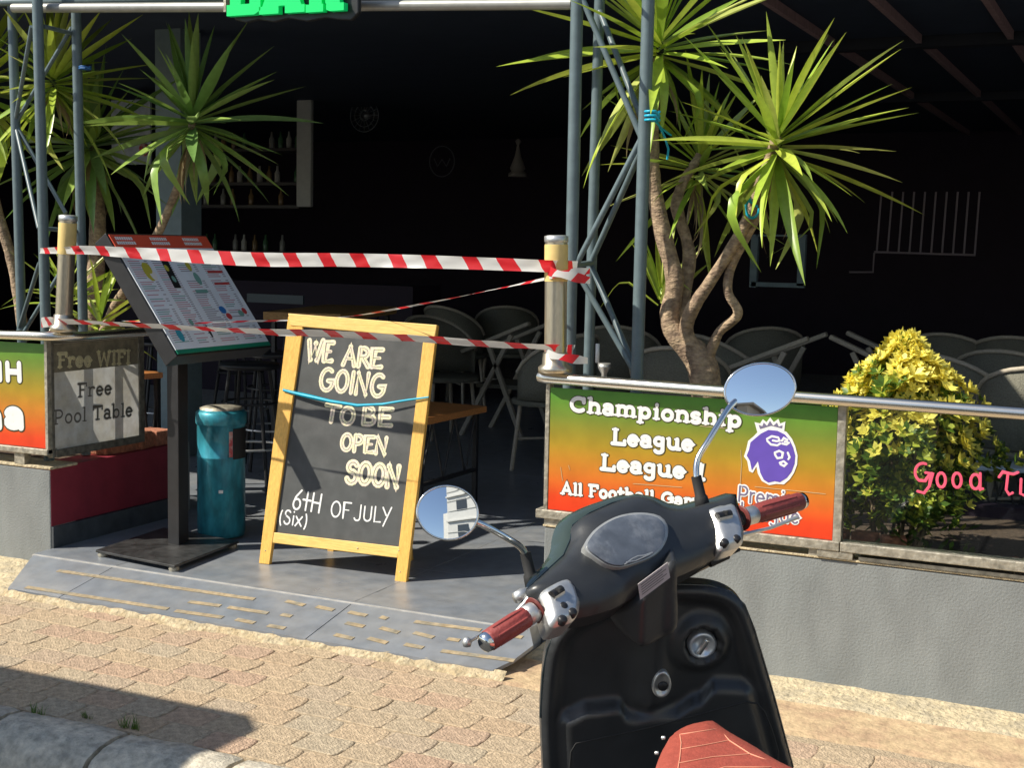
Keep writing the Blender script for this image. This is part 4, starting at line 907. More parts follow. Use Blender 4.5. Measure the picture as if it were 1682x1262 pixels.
yR = thing('yucca', 'large yucca with several bare trunks and bright sunlit crowns right of the truss', 'plant', aty(1160, 640, 5.1))
trunk(yR, [(1168, 760, 5.12, .07), (1160, 640, 5.12, .075), (1148, 590, 5.12, .07), (1112, 552, 5.1, .05), (1100, 520, 5.1, .046), (1108, 460, 5.1, .042), (1088, 380, 5.1, .040), (1073, 290, 5.1, .033), (1074, 180, 5.1, .026), (1082, 95, 5.08, .026)])
trunk(yR, [(1112, 552, 5.1, .03), (1122, 500, 5.16, .028), (1132, 430, 5.18, .032), (1128, 395, 5.18, .026), (1112, 340, 5.18, .030), (1122, 300, 5.2, .022), (1150, 255, 5.25, .022)])
trunk(yR, [(1150, 590, 5.1, .04), (1128, 548, 5.08, .034), (1136, 510, 5.05, .035), (1165, 465, 5.03, .028), (1200, 410, 5.0, .027), (1228, 360, 4.98, .026), (1243, 318, 4.96, .024), (1276, 222, 4.95, .022)])
trunk(yR, [(1160, 600, 5.12, .03), (1180, 548, 5.1, .022), (1212, 516, 5.08, .023), (1196, 480, 5.05, .02), (1200, 440, 5.04, .022), (1220, 400, 5.02, .021), (1246, 350, 5.0, .018), (1262, 290, 4.98, .016)])
crown(yR, aty(1278, 218, 4.95), (.05, -.15, 1), 72, .50, LB, 3, 145, 3)
crown(yR, aty(1084, 60, 5.08), (-.02, -.1, 1), 62, .54, LB, 5, 140)
crown(yR, aty(1152, 255, 5.3), (.1, .2, 1), 46, .42, LB, 9, 135)
tag(part('cord', MB().tube([aty(1236+11*math.cos(a), 342+16*math.sin(a), 4.915) for a in [i*.5 for i in range(10)]], .006, 6).tube([aty(1230+3*i, 330+2*i, 4.92) for i in range(6)], .005, 6), m_cyan), 'cyan string knotted round the leaning yucca trunk on the right', 'string')
# small young shoot at the foot of the big trunk
ys = thing('yucca', 'small yucca shoot with upright leaves beside the big trunk', 'plant', aty(1085, 470, 5.2))
crown(ys, aty(1086, 470, 5.22), (0, 0, 1), 14, .34, LB, 21, 50)
yL = thing('yucca', 'slender yucca with curved trunk and shaded crown over the menu stand', 'plant', aty(185, 520, 5.35))
trunk(yL, [(150, 600, 5.5, .035), (186, 510, 5.45, .032), (210, 470, 5.45, .03), (262, 378, 5.4, .026), (298, 290, 5.35, .022), (312, 235, 5.3, .02), (316, 195, 5.3, .02)])
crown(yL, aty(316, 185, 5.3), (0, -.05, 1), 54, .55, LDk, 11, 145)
yM = thing('yucca', 'yucca with thick pale trunk directly behind the left truss column', 'plant', aty(155, 560, 5.6))
trunk(yM, [(150, 640, 5.7, .06), (152, 540, 5.7, .058), (158, 430, 5.7, .055), (160, 350, 5.7, .05), (150, 250, 5.7, .035), (130, 170, 5.7, .03)])
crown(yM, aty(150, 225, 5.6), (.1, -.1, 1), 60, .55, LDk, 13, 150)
crown(yM, aty(85, 120, 5.15), (-.05, -.15, 1), 60, .48, LB, 14, 150)
yF = thing('yucca', 'bright yucca at the far left edge behind the left truss', 'plant', aty(20, 560, 5.3))
trunk(yF, [(40, 560, 5.35, .035), (22, 440, 5.35, .033), (-8, 330, 5.3, .03), (-30, 200, 5.25, .028), (-40, 120, 5.2, .025)])
crown(yF, aty(-45, 130, 5.15), (.1, -.2, 1), 64, .58, LB, 17, 140)
yS = thing('yucca', 'low young yucca leaves at the foot of the left bollard', 'plant', aty(140, 520, 5.1))
crown(yS, aty(165, 520, 5.15), (.2, -.1, 1), 26, .36, LB, 19, 110); crown(yS, aty(110, 470, 5.2), (0, 0, 1), 22, .34, LB, 23, 90)

# =================================================================== GOLDEN SHRUB
sh = thing('golden_shrub', 'conical shrub with golden yellow upper leaves behind the glass', 'shrub', (-.78, 4.98, .4))
stm = MB(); sc0 = V((-.79, 4.98, .4)); rr = random.Random(4)
for k in range(16):
    a = rr.uniform(0, 6.28); p = sc0 + V((math.cos(a)*.08, math.sin(a)*.06, 0)); e = sc0 + V((math.cos(a)*rr.uniform(.08, .25), math.sin(a)*rr.uniform(.05, .18), rr.uniform(.3, .6)))
    stm.tube([p, p.lerp(e, .5)+V((rr.uniform(-.02, .02), rr.uniform(-.02, .02), 0)), e], [.008, .006, .003], 6)
part('stems', stm, m_bark, sh)
fo = MB()
def hw(z):  # half width of the crown at height z (absolute)
    t = (z-.54)/(1.195-.54); K = [(0, .15), (.15, .25), (.35, .29), (.52, .255), (.7, .20), (.82, .16), (.92, .07), (1, .02)]
    for (t0, h0), (t1, h1) in zip(K, K[1:]):
        if t <= t1: return h0+(h1-h0)*max(0, t-t0)/(t1-t0)
    return .02
N_ROS = 2300
for k in range(N_ROS):
    z = .54 + (1.195-.54)*rr.random()**.95; a = rr.uniform(0, 6.283); R_ = hw(z)*(rr.random()**.35)*(1+.6*noise.noise(V((math.cos(a)*2.5, math.sin(a)*2.5, z*8))))
    p = V((sc0.x+.005+math.cos(a)*R_, sc0.y+math.sin(a)*R_*.75, z + .02*noise.noise(V((a, z*9, 1)))))
    outd = V((math.cos(a), math.sin(a)*.8, .55+.8*(z-.6))).normalized(); t = (z-.56)/.68; shell = R_/max(hw(z), .01)
    py = (.05 + 1.25*min(1, max(0, (t-.22)*1.8)))*(.2+.8*min(1, max(0, (shell-.35)*2.2)))
    py *= .55+.9*(noise.noise(V((p.x*9, p.y*9, p.z*9)))+.35)
    u1 = outd.orthogonal().normalized(); v1 = outd.cross(u1); nl = rr.randint(5, 7); L_ = rr.choice([rr.uniform(.012, .03), rr.uniform(.03, .05)])
    gold = rr.random() < py
    for j in range(nl):
        b = j*6.283/nl+rr.uniform(-.3, .3); dd = (outd*rr.uniform(.35, .9)+u1*math.cos(b)+v1*math.sin(b)).normalized(); sdv = dd.cross(outd).normalized()*L_*.26
        q0 = p; q1 = p+dd*L_*.5; q2 = p+dd*L_
        mi = 0 if gold else (2 if rr.random() < .42 else 1)
        nrm = sdv.cross(dd).normalized()*L_*.08
        fo.add([q0, q1+sdv+nrm, q2+nrm*1.5, q1-sdv+nrm], [(0, 1, 2), (0, 2, 3)], False, mi)
def twosided(m):
    t = m.node_tree; N = t.nodes; L = t.links; b = N['Principled BSDF']; tr_ = N.new('ShaderNodeBsdfTranslucent'); ms = N.new('ShaderNodeMixShader'); ms.inputs[0].default_value = .3
    src = b.inputs['Base Color'].links[0].from_socket; L.new(src, tr_.inputs[0]); L.new(b.outputs[0], ms.inputs[1]); L.new(tr_.outputs[0], ms.inputs[2]); L.new(ms.outputs[0], N['Material Output'].inputs[0])
for m in (m_gold, m_green, m_lime): twosided(m)
part('foliage', fo, [m_gold, m_green, m_lime], sh, kind='stuff', fixn=False)
# low plants beside it
lp = thing('ground_plant', 'dark green low plant at the base of the golden shrub', 'plant', (-1.0, 4.85, .4))
fo = MB()
for k in range(260):
    a = rr.uniform(0, 6.283); p = V((-1.02+rr.uniform(-.12, .5), 4.80+rr.uniform(0, .2), .42+rr.random()*.22)); d = V((math.cos(a), math.sin(a), rr.uniform(.1, .9))).normalized(); L_ = rr.uniform(.04, .075); s_ = d.cross(ZUP).normalized()*L_*.2
    fo.add([p, p+d*L_*.5+s_, p+d*L_, p+d*L_*.5-s_], [(0, 1, 2), (0, 2, 3)], False, rr.choice([0, 0, 1]))
part('foliage', fo, [m_green, m_lime], lp, kind='stuff', fixn=False)

# =================================================================== BAR INTERIOR
bd = thing('bar_building', 'dark open fronted bar room with raftered roof behind the entrance', 'building', (-3, 10, 0))
CZ = 2.80
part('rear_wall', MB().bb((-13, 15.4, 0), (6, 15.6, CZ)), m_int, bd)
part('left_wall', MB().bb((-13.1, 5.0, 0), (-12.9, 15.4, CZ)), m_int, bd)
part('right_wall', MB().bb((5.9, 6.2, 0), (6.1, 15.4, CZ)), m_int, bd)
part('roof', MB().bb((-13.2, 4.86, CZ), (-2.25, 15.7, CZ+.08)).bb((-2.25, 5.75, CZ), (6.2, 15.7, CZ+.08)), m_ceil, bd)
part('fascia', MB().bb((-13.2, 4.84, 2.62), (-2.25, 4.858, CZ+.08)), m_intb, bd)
for k, x in enumerate([-1.9+.52*i for i in range(13)]):
    for (ya, yb) in ((5.8, 8.55), (8.7, 11.6), (11.75, 15.3)):
        part('rafter', MB().bb((x, ya, CZ-.05), (x+.032, yb, CZ-.001)), m_raft, bd)
for y in (8.57, 11.62): part('cross_beam', MB().bb((-2.2, y, CZ-.07), (5.9, y+.1, CZ-.002)), m_intb, bd)
m_slate = mat('slate_pillar', (.16, .22, .24), .6, var=.1)
pcol = aty(293, 200, 7.0); tag(part('pillar', MB().bb((pcol.x-.1, 6.9, FZ), (pcol.x+.1, 7.1, CZ)), m_slate), 'slate grey pillar inside behind the left yucca', 'pillar')
m_palep = mat('pale_strip', (.5, .5, .46), .6, var=.05)
a = aty(489, 131, 10.8); b = aty(512, 340, 10.8); tag(part('wall_strip', MB().bb((a.x, 10.78, b.z), (b.x, 10.83, a.z)), m_palep, bevel=.01), 'tall pale vertical board on the dark wall left of the fan', 'board')
# bar shelf and bottles
a = aty(300, 335, 11.0); b = aty(508, 335, 11.0)
bsf = thing('bar_shelf', 'dark shelves of bottles behind the bar counter', 'shelf', (a.x, 11.2, FZ))
m_shelf = mat('dark_shelf', (.03, .025, .025), .5)
SHZ = [aty(400, y, 11.0).z for y in (337, 300, 412, 245)]
for z in SHZ: part('shelf', MB().bb((a.x, 10.9, z-.03), (b.x-.05, 11.2, z)), m_shelf, bsf)
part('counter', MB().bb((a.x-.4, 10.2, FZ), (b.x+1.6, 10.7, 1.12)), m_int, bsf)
m_bot = [mat('bottle_clear', (.25, .25, .23), .2), mat('bottle_green', (.06, .14, .07), .2), mat('bottle_amber', (.2, .13, .06), .2), mat('bottle_label', (.4, .39, .35), .5)]
def bottle_me(m):
    me = MB().lathe([(0, 0), (.026, 0), (.028, .01), (.028, .09), (.012, .12), (.01, .16), (0, .162)], n=10).mesh('bottle'); me.materials.append(m); return me
bm4 = [bottle_me(m) for m in m_bot]
for z in SHZ:
    x = a.x+.08
    while x < b.x-.12:
        if random.random() < .8:
            o = bpy.data.objects.new('bottle', random.choice(bm4)); COL.objects.link(o); o.location = (x, 11.0, z+.001); o['label'] = 'small bottle standing in a row on the dark bar shelves'; o['category'] = 'bottle'; o['group'] = 'bottles on the bar shelves'
        x += random.uniform(.09, .13)
# wall fan
fc = aty(603, 190, 11.5); fn = thing('wall_fan', 'dim round fan on the dark wall behind the entrance', 'fan', fc)
m_fan = mat('fan_grey', (.22, .24, .25), .5)
g_ = MB()
for r in (.05, .11, .16): g_.tube([fc+V((math.cos(t)*r, -.05, math.sin(t)*r)) for t in [i*.262 for i in range(24)]], .004, 5, closed=True)
for i in range(16): g_.tube([fc+V((math.cos(i*.3927)*.03, -.06, math.sin(i*.3927)*.03)), fc+V((math.cos(i*.3927)*.16, -.05, math.sin(i*.3927)*.16))], .0025, 4)
part('guard', g_, m_fan, fn)
for i in range(4):
    t = i*1.571; part('blade', MB().add([fc+V((math.cos(t)*.02, -.02, math.sin(t)*.02)), fc+V((math.cos(t-.3)*.14, -.01, math.sin(t-.3)*.14)), fc+V((math.cos(t+.35)*.15, -.035, math.sin(t+.35)*.15))], [(0, 1, 2)]), m_black, fn)
part('hub', MB().lathe([(0, -.05), (.03, -.04), (.03, .03), (0, .03)], fc, 12, (0, 1, 0)), m_satin, fn)
def lampthing(px, py, Y, label, s=1):
    c = aty(px, py, Y); o = thing('wall_spotlight', label, 'lamp', c)
    part('head', MB().lathe([(0, -.06*s), (.03*s, -.06*s), (.04*s, .04*s), (0, .05*s)], c, 12, (1, -.4, -.3)), m_palep, o); part('arm', MB().tube([c, c+V((.08*s, 0, .02)), c+V((.14*s, 0, .02))], .012*s, 6), m_palep, o)
lampthing(508, 106, 11.3, 'small grey spotlight above the pale vertical board'); lampthing(645, 148, 11.3, 'small grey spotlight right of the fan'); lampthing(792, 134, 12.5, 'tiny grey spotlight far back under the dark ceiling', .6)
# emblem plaque, cone ornament, wall things
c = aty(726, 265, 12); tag(part('wall_plaque', MB().tube([c+V((math.cos(t)*.14, 0, math.sin(t)*.15)) for t in [i*.262 for i in range(24)]], .006, 5, closed=True).tube([c+V((-.09, 0, .03)), c+V((-.05, 0, -.05)), c+V((0, 0, .02)), c+V((.05, 0, -.05)), c+V((.09, 0, .03))], .006, 5), mat('plaque_grey', (.10, .10, .12), .5)), 'faint round wire plaque on the dark back wall', 'plaque')
c = aty(850, 290, 12); tag(part('cone_ornament', MB().lathe([(.09, 0), (.09, .03), (.06, .05), (.075, .08), (.03, .2), (.012, .3), (.03, .34), (0, .37)], c, 14), mat('ornament_grey', (.22, .20, .18), .6)), 'small grey cone shaped ornament in the dark back of the bar', 'ornament')
m_line = mat('rack_pinkish_tube', (.26, .21, .23), .5)
rk = thing('wall_rack', 'rack of ten thin slanting tubes on the right rear wall', 'rack', aty(1525, 420, 11))
for i in range(10):
    x0 = 1440+i*17.9; part('tube', MB().tube([aty(x0, 414+i*.4, 11), aty(x0+8, 315, 11)], .008, 6), m_line, rk)
part('bottom_bar', MB().tube([aty(1436, 414, 10.98), aty(1602, 419, 10.98)], .009, 6), m_line, rk)
part('stepped_pipe', MB().tube([aty(x, y, 10.98) for x, y in ((1436, 415), (1434, 447), (1395, 447))], .008, 6), m_line, rk)
pf = thing('picture_frame', 'empty looking rectangular grey frame behind the yucca trunks', 'frame', aty(1278, 470, 9.5))
for (x0, y0_, x1, y1_) in ((1235, 385, 1243, 472), (1313, 385, 1321, 470), (1235, 463, 1321, 473), (1243, 385, 1313, 389)):
    a = aty(x0, y0_, 9.5); b = aty(x1, y1_, 9.5); part('frame_side', MB().bb((a.x, 9.48, b.z), (b.x, 9.53, a.z)), m_slate, pf)
# window glimpse with poster at the left
m_sky2 = mat('pale_poster', (.42, .47, .52), .6, var=.2, vscale=6); a = aty(185, 165, 9.5); b = aty(250, 270, 9.5)
wp = thing('wall_poster', 'pale bluish poster with a red emblem seen between the left yuccas', 'poster', aty(215, 215, 9.5))
part('sheet', MB().bb((a.x, 9.48, b.z), (b.x, 9.5, a.z)), m_sky2, wp)
c = aty(236, 246, 9.47); part('emblem', MB().tube([c+V((math.cos(t)*.045, 0, math.sin(t)*.05)) for t in [i*.5236 for i in range(12)]], .009, 6, closed=True).tube([c+V((-.02, 0, -.02)), c+V((-.02, 0, .03)), c+V((.02, 0, .03)), c+V((.02, 0, -.02))], .008, 6), m_redst, wp)
m_bl = mat('dim_blue_board', (.06, .085, .10), .5); a = aty(408, 482, 9); b = aty(500, 500, 9)
tag(part('blue_board', MB().bb((a.x, 8.98, b.z), (b.x, 9.0, a.z)), m_bl), 'dim blue board lying behind the wooden table top', 'board')

# ---- rattan chairs
def make_chair(loc, rot, label):
    t = thing('rattan_chair', label, 'chair', (0, 0, 0), 'round backed rattan chairs in the bar')
    n = 16; out = []; R_ = .27
    def bp(a, z): return V((math.cos(a)*R_*(1+.12*(z-.44)), math.sin(a)*R_*.92*(1+.12*(z-.44)), z))
    A = [rad(-15 + 210*i/n) for i in range(n+1)]
    topz = [.62+.24*math.sin(max(0, min(math.pi, (a+.26)*math.pi/3.66)))**.8 for a in A]
    vs = []
    for a, tz in zip(A, topz):
        for k in range(4): vs.append(bp(a, .46+(tz-.46)*k/3))
    sm = MB().add(vs, [(i*4+k, (i+1)*4+k, (i+1)*4+k+1, i*4+k+1) for i in range(n) for k in range(3)], True)
    b_ = part('backrest', sm, m_weave, t); so_ = b_.modifiers.new('s', 'SOLIDIFY'); so_.thickness = .012
    part('back_rim', MB().tube([bp(a, tz+.008) for a, tz in zip(A, topz)], .013, 8), m_rattan, t)
    part('seat', MB().lathe([(0, .455), (.24, .455), (.265, .445), (.265, .42), (0, .415)], n=20), m_weave, t)
    for a in (35, 145, 215, 325):
        c_, s_ = math.cos(rad(a)), math.sin(rad(a)); part('leg', MB().tube([(c_*.22, s_*.2, .43), (c_*.27, s_*.25, 0)], .014, 8), m_rattan, t)
    part('stretcher', MB().tube([(.2, .14, .2), (-.2, -.14, .2)], .009, 6).tube([(-.2, .14, .2), (.2, -.14, .2)], .009, 6), m_rattan, t)
    t.location = loc; t.rotation_euler = (0, 0, rot); return t
CH = [((885, 562), 7.5, -1.9, 'single rattan chair just behind the right bollard'),
      ((727, 508), 10.2, 2.9, 'rattan chair seen above the right part of the chalkboard'),
      ((812, 515), 10.6, -2.7, 'rattan chair right of the one above the chalkboard'),
      ((1000, 548), 8.6, 3.3, 'rattan chair between the poles of the right truss'),
      ((1095, 583), 7.0, 3.3, 'rattan chair behind the right truss pole left of the yucca trunk'),
      ((1185, 552), 8.0, 2.4, 'rattan chair partly behind the yucca trunk base'),
      ((1240, 531), 9.2, 3.6, 'rattan chair right of the yucca trunk above the right mirror'),
      ((1557, 549), 9.4, 3.0, 'rattan chair behind the top of the golden shrub'),
      ((1650, 562), 9.4, 3.3, 'rattan chair in the back row at the right edge'),
      ((1645, 586), 8.0, 3.1, 'rattan chair in the middle row at the right edge'),
      ((1700, 618), 6.9, 3.2, 'nearest pale rattan chair above the glass at the right edge'),
      ((1565, 625), 7.4, 2.6, 'rattan chair peeking out right of the golden shrub'),
      ((700, 540), 8.4, 1.2, 'rattan chair low behind the top right corner of the chalkboard')]
ch0 = None
for (p, Y, rot, lb) in CH:
    q = aty(p[0], p[1], Y); loc = V((q.x, Y+.25, FZ))
    sc = (q.z-FZ)/.87
    if ch0 is None: ch0 = make_chair(loc, rot-math.pi*0, lb)
    else: copy_tree(ch0, loc, rot, lb)
# recliner-like folded seats with pale side bars
def deck(label, px, mirror=1, Y=8.3):
    q = aty(px[0], px[1], Y); o = thing('folding_chair', label, 'chair', (q.x, Y, FZ), 'slanted folding chairs in the bar')
    m_ = m_rattan; z0 = q.z; s_ = mirror
    for dy in (0, .5):
        part('side_bar', MB().bar((q.x-.30*s_, Y+dy, z0-.16), (q.x+.24*s_, Y+dy, z0+.07), .03, .055, (0, 1, 0)), m_, o, .008)
        part('leg', MB().bar((q.x+.2*s_, Y+dy, FZ), (q.x-.1*s_, Y+dy, z0-.06), .03, .03, (0, 1, 0)), m_, o); part('leg', MB().bar((q.x-.3*s_, Y+dy, FZ), (q.x+.1*s_, Y+dy, z0-.02), .03, .03, (0, 1, 0)), m_, o)
    part('seat', MB().bb((q.x-.2, Y+.04, .45), (q.x+.2, Y+.46, .48)), m_weave, o)
deck('folding chair with slanting arm above the right mirror', (1262, 572), 1, 8.0); deck('folding chair with slanting arm left of the golden shrub', (1428, 575), -1, 8.3)
deck('folding chair with slanting arm right of the chalkboard', (820, 545), 1, 8.8)
# ---- tables
m_palet = mat('pale_table', (.5, .58, .66), .3)
def slab_table(label, pa_, pb_, z, dep_, th, m, Yoff=None, legs=True):
    A = atz(*pa_, z); B = atz(*pb_, z); d = (B-A).normalized(); nb_ = V((-d.y, d.x, 0))*dep_
    if nb_.y < 0: nb_ = -nb_
    o = thing('wooden_table', label, 'table', V((A.x, A.y, FZ)))
    part('table_top', MB().prism([A, B, B+nb_, A+nb_], V((0, 0, -th))), m, o, .004)
    fr = MB()
    C4 = [A.lerp(B, .05)+nb_*.1, A.lerp(B, .95)+nb_*.1, A.lerp(B, .95)+nb_*.9, A.lerp(B, .05)+nb_*.9]
    for c_ in C4:
        part('leg', MB().bar((c_.x, c_.y, FZ), (c_.x, c_.y, z-th), .025, .025), m_black, o)
    for i in (0, 2):
        a_, b_ = C4[i], C4[i+1]; n = 5
        for k in range(n):
            x0 = a_.lerp(b_, k/n); x1 = a_.lerp(b_, (k+1)/n); lo_, hi = FZ+.18, z-th
            part('brace', MB().tube([(x0.x, x0.y, hi if k % 2 else lo_), (x1.x, x1.y, lo_ if k % 2 else hi)], .006, 6), m_black, o)
        part('rail', MB().bar((a_.x, a_.y, FZ+.18), (b_.x, b_.y, FZ+.18), .02, .02), m_black, o)
    return o
slab_table('dark framed table with an orange wooden edge behind the chalkboard at right', (700, 688), (800, 667), .62, .5, .035, m_orange)
slab_table('tall table with a lit thick wooden top behind the menu board', (432, 512), (538, 500), 1.06, .5, .05, m_slab)
slab_table('pale topped table behind the glass right of the golden shrub', (1588, 765), (1700, 772), .50, .5, .02, m_palet, legs=True)
slab_table('low table with thin orange top behind the pool table panel', (200, 616), (268, 612), .80, .4, .03, m_orange)
# ---- bar stools
def stool(loc, rot, label):
    t = thing('bar_stool', label, 'stool', (0, 0, 0), 'black metal bar stools')
    part('seat', MB().lathe([(0, .72), (.16, .72), (.17, .71), (.165, .69), (0, .69)], n=20), m_black, t)
    for a in (45, 135, 225, 315):
        c_, s_ = math.cos(rad(a)), math.sin(rad(a)); part('leg', MB().tube([(c_*.12, s_*.12, .69), (c_*.22, s_*.22, 0)], .011, 8), m_black, t)
    for z, r in ((.25, .19), (.5, .155)): part('foot_ring', MB().tube([(math.cos(i*.4189)*r, math.sin(i*.4189)*r, z) for i in range(15)], .008, 6, closed=True), m_satin if z < .3 else m_black, t)
    t.location = loc; t.rotation_euler = (0, 0, rot); return t
s0 = None
for px, py, Y, lb in ((410, 640, 6.2, 'black bar stool just right of the teal bin'), (448, 650, 6.9, 'black bar stool partly behind the left edge of the chalkboard'), (395, 560, 7.6, 'black bar stool further back between bin and chalkboard'), (270, 640, 7.2, 'black bar stool behind the menu stand post')):
    q = aty(px, py, Y); loc = V((q.x, Y, FZ))
    if s0 is None: s0 = stool(loc, .3, lb)
    else: copy_tree(s0, loc, random.random(), lb)
# candle and glass on the wall ledge
a = aty(981, 596, 5.6); tag(part('candle', MB().lathe([(0, 0), (.009, 0), (.009, .085), (0, .085)], a, 12), m_white), 'white candle standing between the right truss poles', 'candle')
a = aty(992, 622, 5.3); tag(part('metal_cup', MB().lathe([(.012, -.02), (.012, .02), (.026, .045), (.027, .065), (.022, .06), (0, .05)], a, 16), m_satin), 'small metal cup behind the rail by the right truss', 'cup')

# =================================================================== SCOOTER
sc = thing('scooter', 'black scooter with red brown seat and grips parked at the kerb', 'scooter', V((-.55, 2.0, -.13)))
GL = atd(803, 1051, 2.00); GR = atd(1315, 823, 2.42)
a_ = (GR-GL).normalized()
eyec = (EYE-(GL+GR)/2).normalized()
# rider-facing plane of the headset: contains the bar axis, tilted upwards
perp = (eyec - a_*eyec.dot(a_)).normalized(); upx = a_.cross(perp)
if upx.z < 0: upx = -upx
nh = (perp*math.cos(rad(22)) + upx*math.sin(rad(22))).normalized()
HP = Plane((GL+GR)/2, a_, nh.cross(a_)); HP = HP if HP.n.dot(nh) > 0 else Plane((GL+GR)/2, a_, -HP.ey)
if HP.n.dot(nh) < 0: HP.n = -HP.n
def z1(x, y): return (660+x/2.4735, 760+y/2.4735)
# front cover (painted) behind the headset
FP = Plane(HP.P - HP.n*.05, HP.ex, HP.ey); FP.n = HP.n
fc_ = [z1(*p) for p in [(498, 545), (520, 470), (560, 430), (600, 370), (612, 300), (640, 240), (720, 190), (820, 155), (930, 138), (1010, 152), (1090, 180), (1180, 165), (1335, 132), (1360, 180), (1370, 300), (1200, 380), (1000, 440), (700, 560), (560, 560)]]
part('front_cowl', relief(FP, fc_, dome(.03, .04), .09, .012, .25), m_cowl, sc)
hs = [z1(*p) for p in [(500, 528), (560, 470), (655, 385), (683, 320), (690, 262), (760, 212), (850, 172), (930, 150), (1000, 162), (1060, 195), (1120, 200), (1240, 172), (1338, 146), (1362, 200), (1380, 320), (1300, 375), (1180, 440), (1112, 470), (1040, 505), (950, 545), (860, 595), (740, 630), (640, 640), (570, 610), (540, 570)]]
cy_ = HP.loc(*z1(930, 400))
def hh(u, v, d):
    h = .030*math.sqrt(max(0, 1-(1-min(d/.045, 1))**2))
    du = (u-cy_[0])/.075; dv = (v-cy_[1]-.02)/.05
    return h + .014*math.exp(-(du*du+dv*dv)*.8)
part('headset_cover', relief(HP, hs, hh, .055, .008, .15), m_scoot, sc)
# seam between covers
part('seam', MB().tube([HP.hit(*z1(*p))+HP.n*.002 for p in [(505, 520), (565, 462), (655, 380), (684, 315), (692, 258), (762, 208), (852, 168), (930, 147), (1000, 159)]], .0013, 6), m_scoot2, sc)
# instrument
ig = [z1(*p) for p in [(752, 342), (775, 295), (815, 258), (870, 228), (930, 213), (990, 212), (1040, 224), (1068, 255), (1070, 300), (1050, 345), (1010, 378), (950, 402), (890, 418), (840, 410), (790, 378)]]
Q_ = HP.loc(*z1(920, 310)); hI = hh(Q_[0], Q_[1], .05)
def scalepx(P, k):
    cx = sum(p[0] for p in P)/len(P); cy = sum(p[1] for p in P)/len(P); return [(cx+(x-cx)*k, cy+(y-cy)*k) for x, y in P]
IP = Plane(HP.P+HP.n*(hI+.001), HP.ex, HP.ey); IP.n = HP.n
def scalepx(P, k):
    cx = sum(p[0] for p in P)/len(P); cy = sum(p[1] for p in P)/len(P); return [(cx+(x-cx)*k, cy+(y-cy)*k) for x, y in P]
ig = scalepx(ig, 1.07); bez = relief(IP, ig, dome(.004, .008), .02, .008)
ins_ = part('instrument_bezel', bez, mat('bezel_grey', (.42, .43, .42), .3, .4), sc)
m_dial = mat('instrument_lens', (.10, .115, .14), .14, coat=1, var=.2, vscale=14, col2=(.19, .205, .23), c2lo=.45, c2hi=.6)
part('lens', relief(Plane(IP.P+HP.n*.0055, HP.ex, HP.ey), scalepx(ig, .93), dome(.004, .05), .003, .008), m_dial, ins_)
LP2 = Plane(IP.P+HP.n*.0115, HP.ex, HP.ey); mbk = MB()
mbk.tube([LP2.hit(*z1(*p)) for p in [(905, 415), (935, 392), (960, 380), (985, 378), (1018, 366)]], .0009, 5).tube([LP2.hit(*z1(*p)) for p in [(912, 405), (950, 400), (1010, 372)]], .0007, 5)
part('lens_mark', mbk, m_satin, ins_)
# neck cover: ridged prism from headset down to the shield
NP = Plane(HP.hit(*z1(1000, 520))-HP.n*.0, R0, ZUP*1.0 - F0*.18); NP.n = NP.n if NP.n.dot(EYE-NP.P) > 0 else -NP.n
nk = [z1(*p) for p in [(835, 600), (880, 560), (950, 500), (1040, 440), (1112, 400), (1118, 520), (1116, 670), (1060, 712), (1000, 738), (970, 738), (930, 720), (890, 690), (860, 650)]]
rx = NP.loc(*z1(965, 600))[0]
def hn(u, v, d): return .035*min(1, d/.012)**.5*max(.25, 1-abs(u-rx)/.055)
part('neck_cover', relief(NP, nk, hn, .05, .008), m_scoot, sc)
# sticker on the neck
st_ = [z1(*p) for p in [(958, 492), (1085, 428), (1096, 490), (968, 555)]]
SP = Plane(NP.P+NP.n*.040, NP.ex, NP.ey); SP.n = NP.n
P3 = [SP.hit(*st_[0])+NP.n*.004, SP.hit(*st_[1])-NP.n*.020, SP.hit(*st_[2])-NP.n*.020, SP.hit(*st_[3])+NP.n*.004]
m_stk = mat('grey_sticker', (.50, .46, .46), .4, .1)
skr = part('sticker', MB().prism(P3, NP.n*-.002), m_stk, sc)
mbk = MB()
for k in range(5):
    t = .16+.15*k; A = P3[0].lerp(P3[3], t).lerp(P3[1].lerp(P3[2], t), .08)+NP.n*.0006; B = P3[0].lerp(P3[3], t).lerp(P3[1].lerp(P3[2], t), .92 if k % 2 else .8)+NP.n*.0006
    e_ = (P3[3]-P3[0])*.018; mbk.add([A-e_, B-e_, B+e_, A+e_], [(0, 1, 2, 3)])
part('sticker_print', mbk, m_black, skr)
# switch pods
def pod(outline, rocker, buttons, name='switch_pod'):
    Qp = HP.loc(*outline[0]); PP_ = Plane(HP.P+HP.n*.022, HP.ex, HP.ey); PP_.n = HP.n
    p_ = part(name, relief(PP_, outline, dome(.016, .018), .04, .006, .1), m_satin, sc)
    RP = Plane(HP.P+HP.n*.0375, HP.ex, HP.ey); RP.n = HP.n
    A = RP.hit(*rocker[0]); B = RP.hit(*rocker[1])
    part('switch_recess', MB().tube([A, B], .0085, 10), m_satin, p_); part('switch', MB().tube([A+HP.n*.0025, B+HP.n*.0025], .007, 10), m_black, p_)
    part('switch_knob', MB().box((A+B)/2+HP.n*.009, (.008, .006, .006)), m_bmatte, p_)
    for b in buttons: part('button', MB().lathe([(.0072, -.006), (.0072, .004), (.005, .006), (0, .0065)], Plane(HP.P+HP.n*.033, HP.ex, HP.ey).hit(*b), 12, HP.n), m_black, p_)
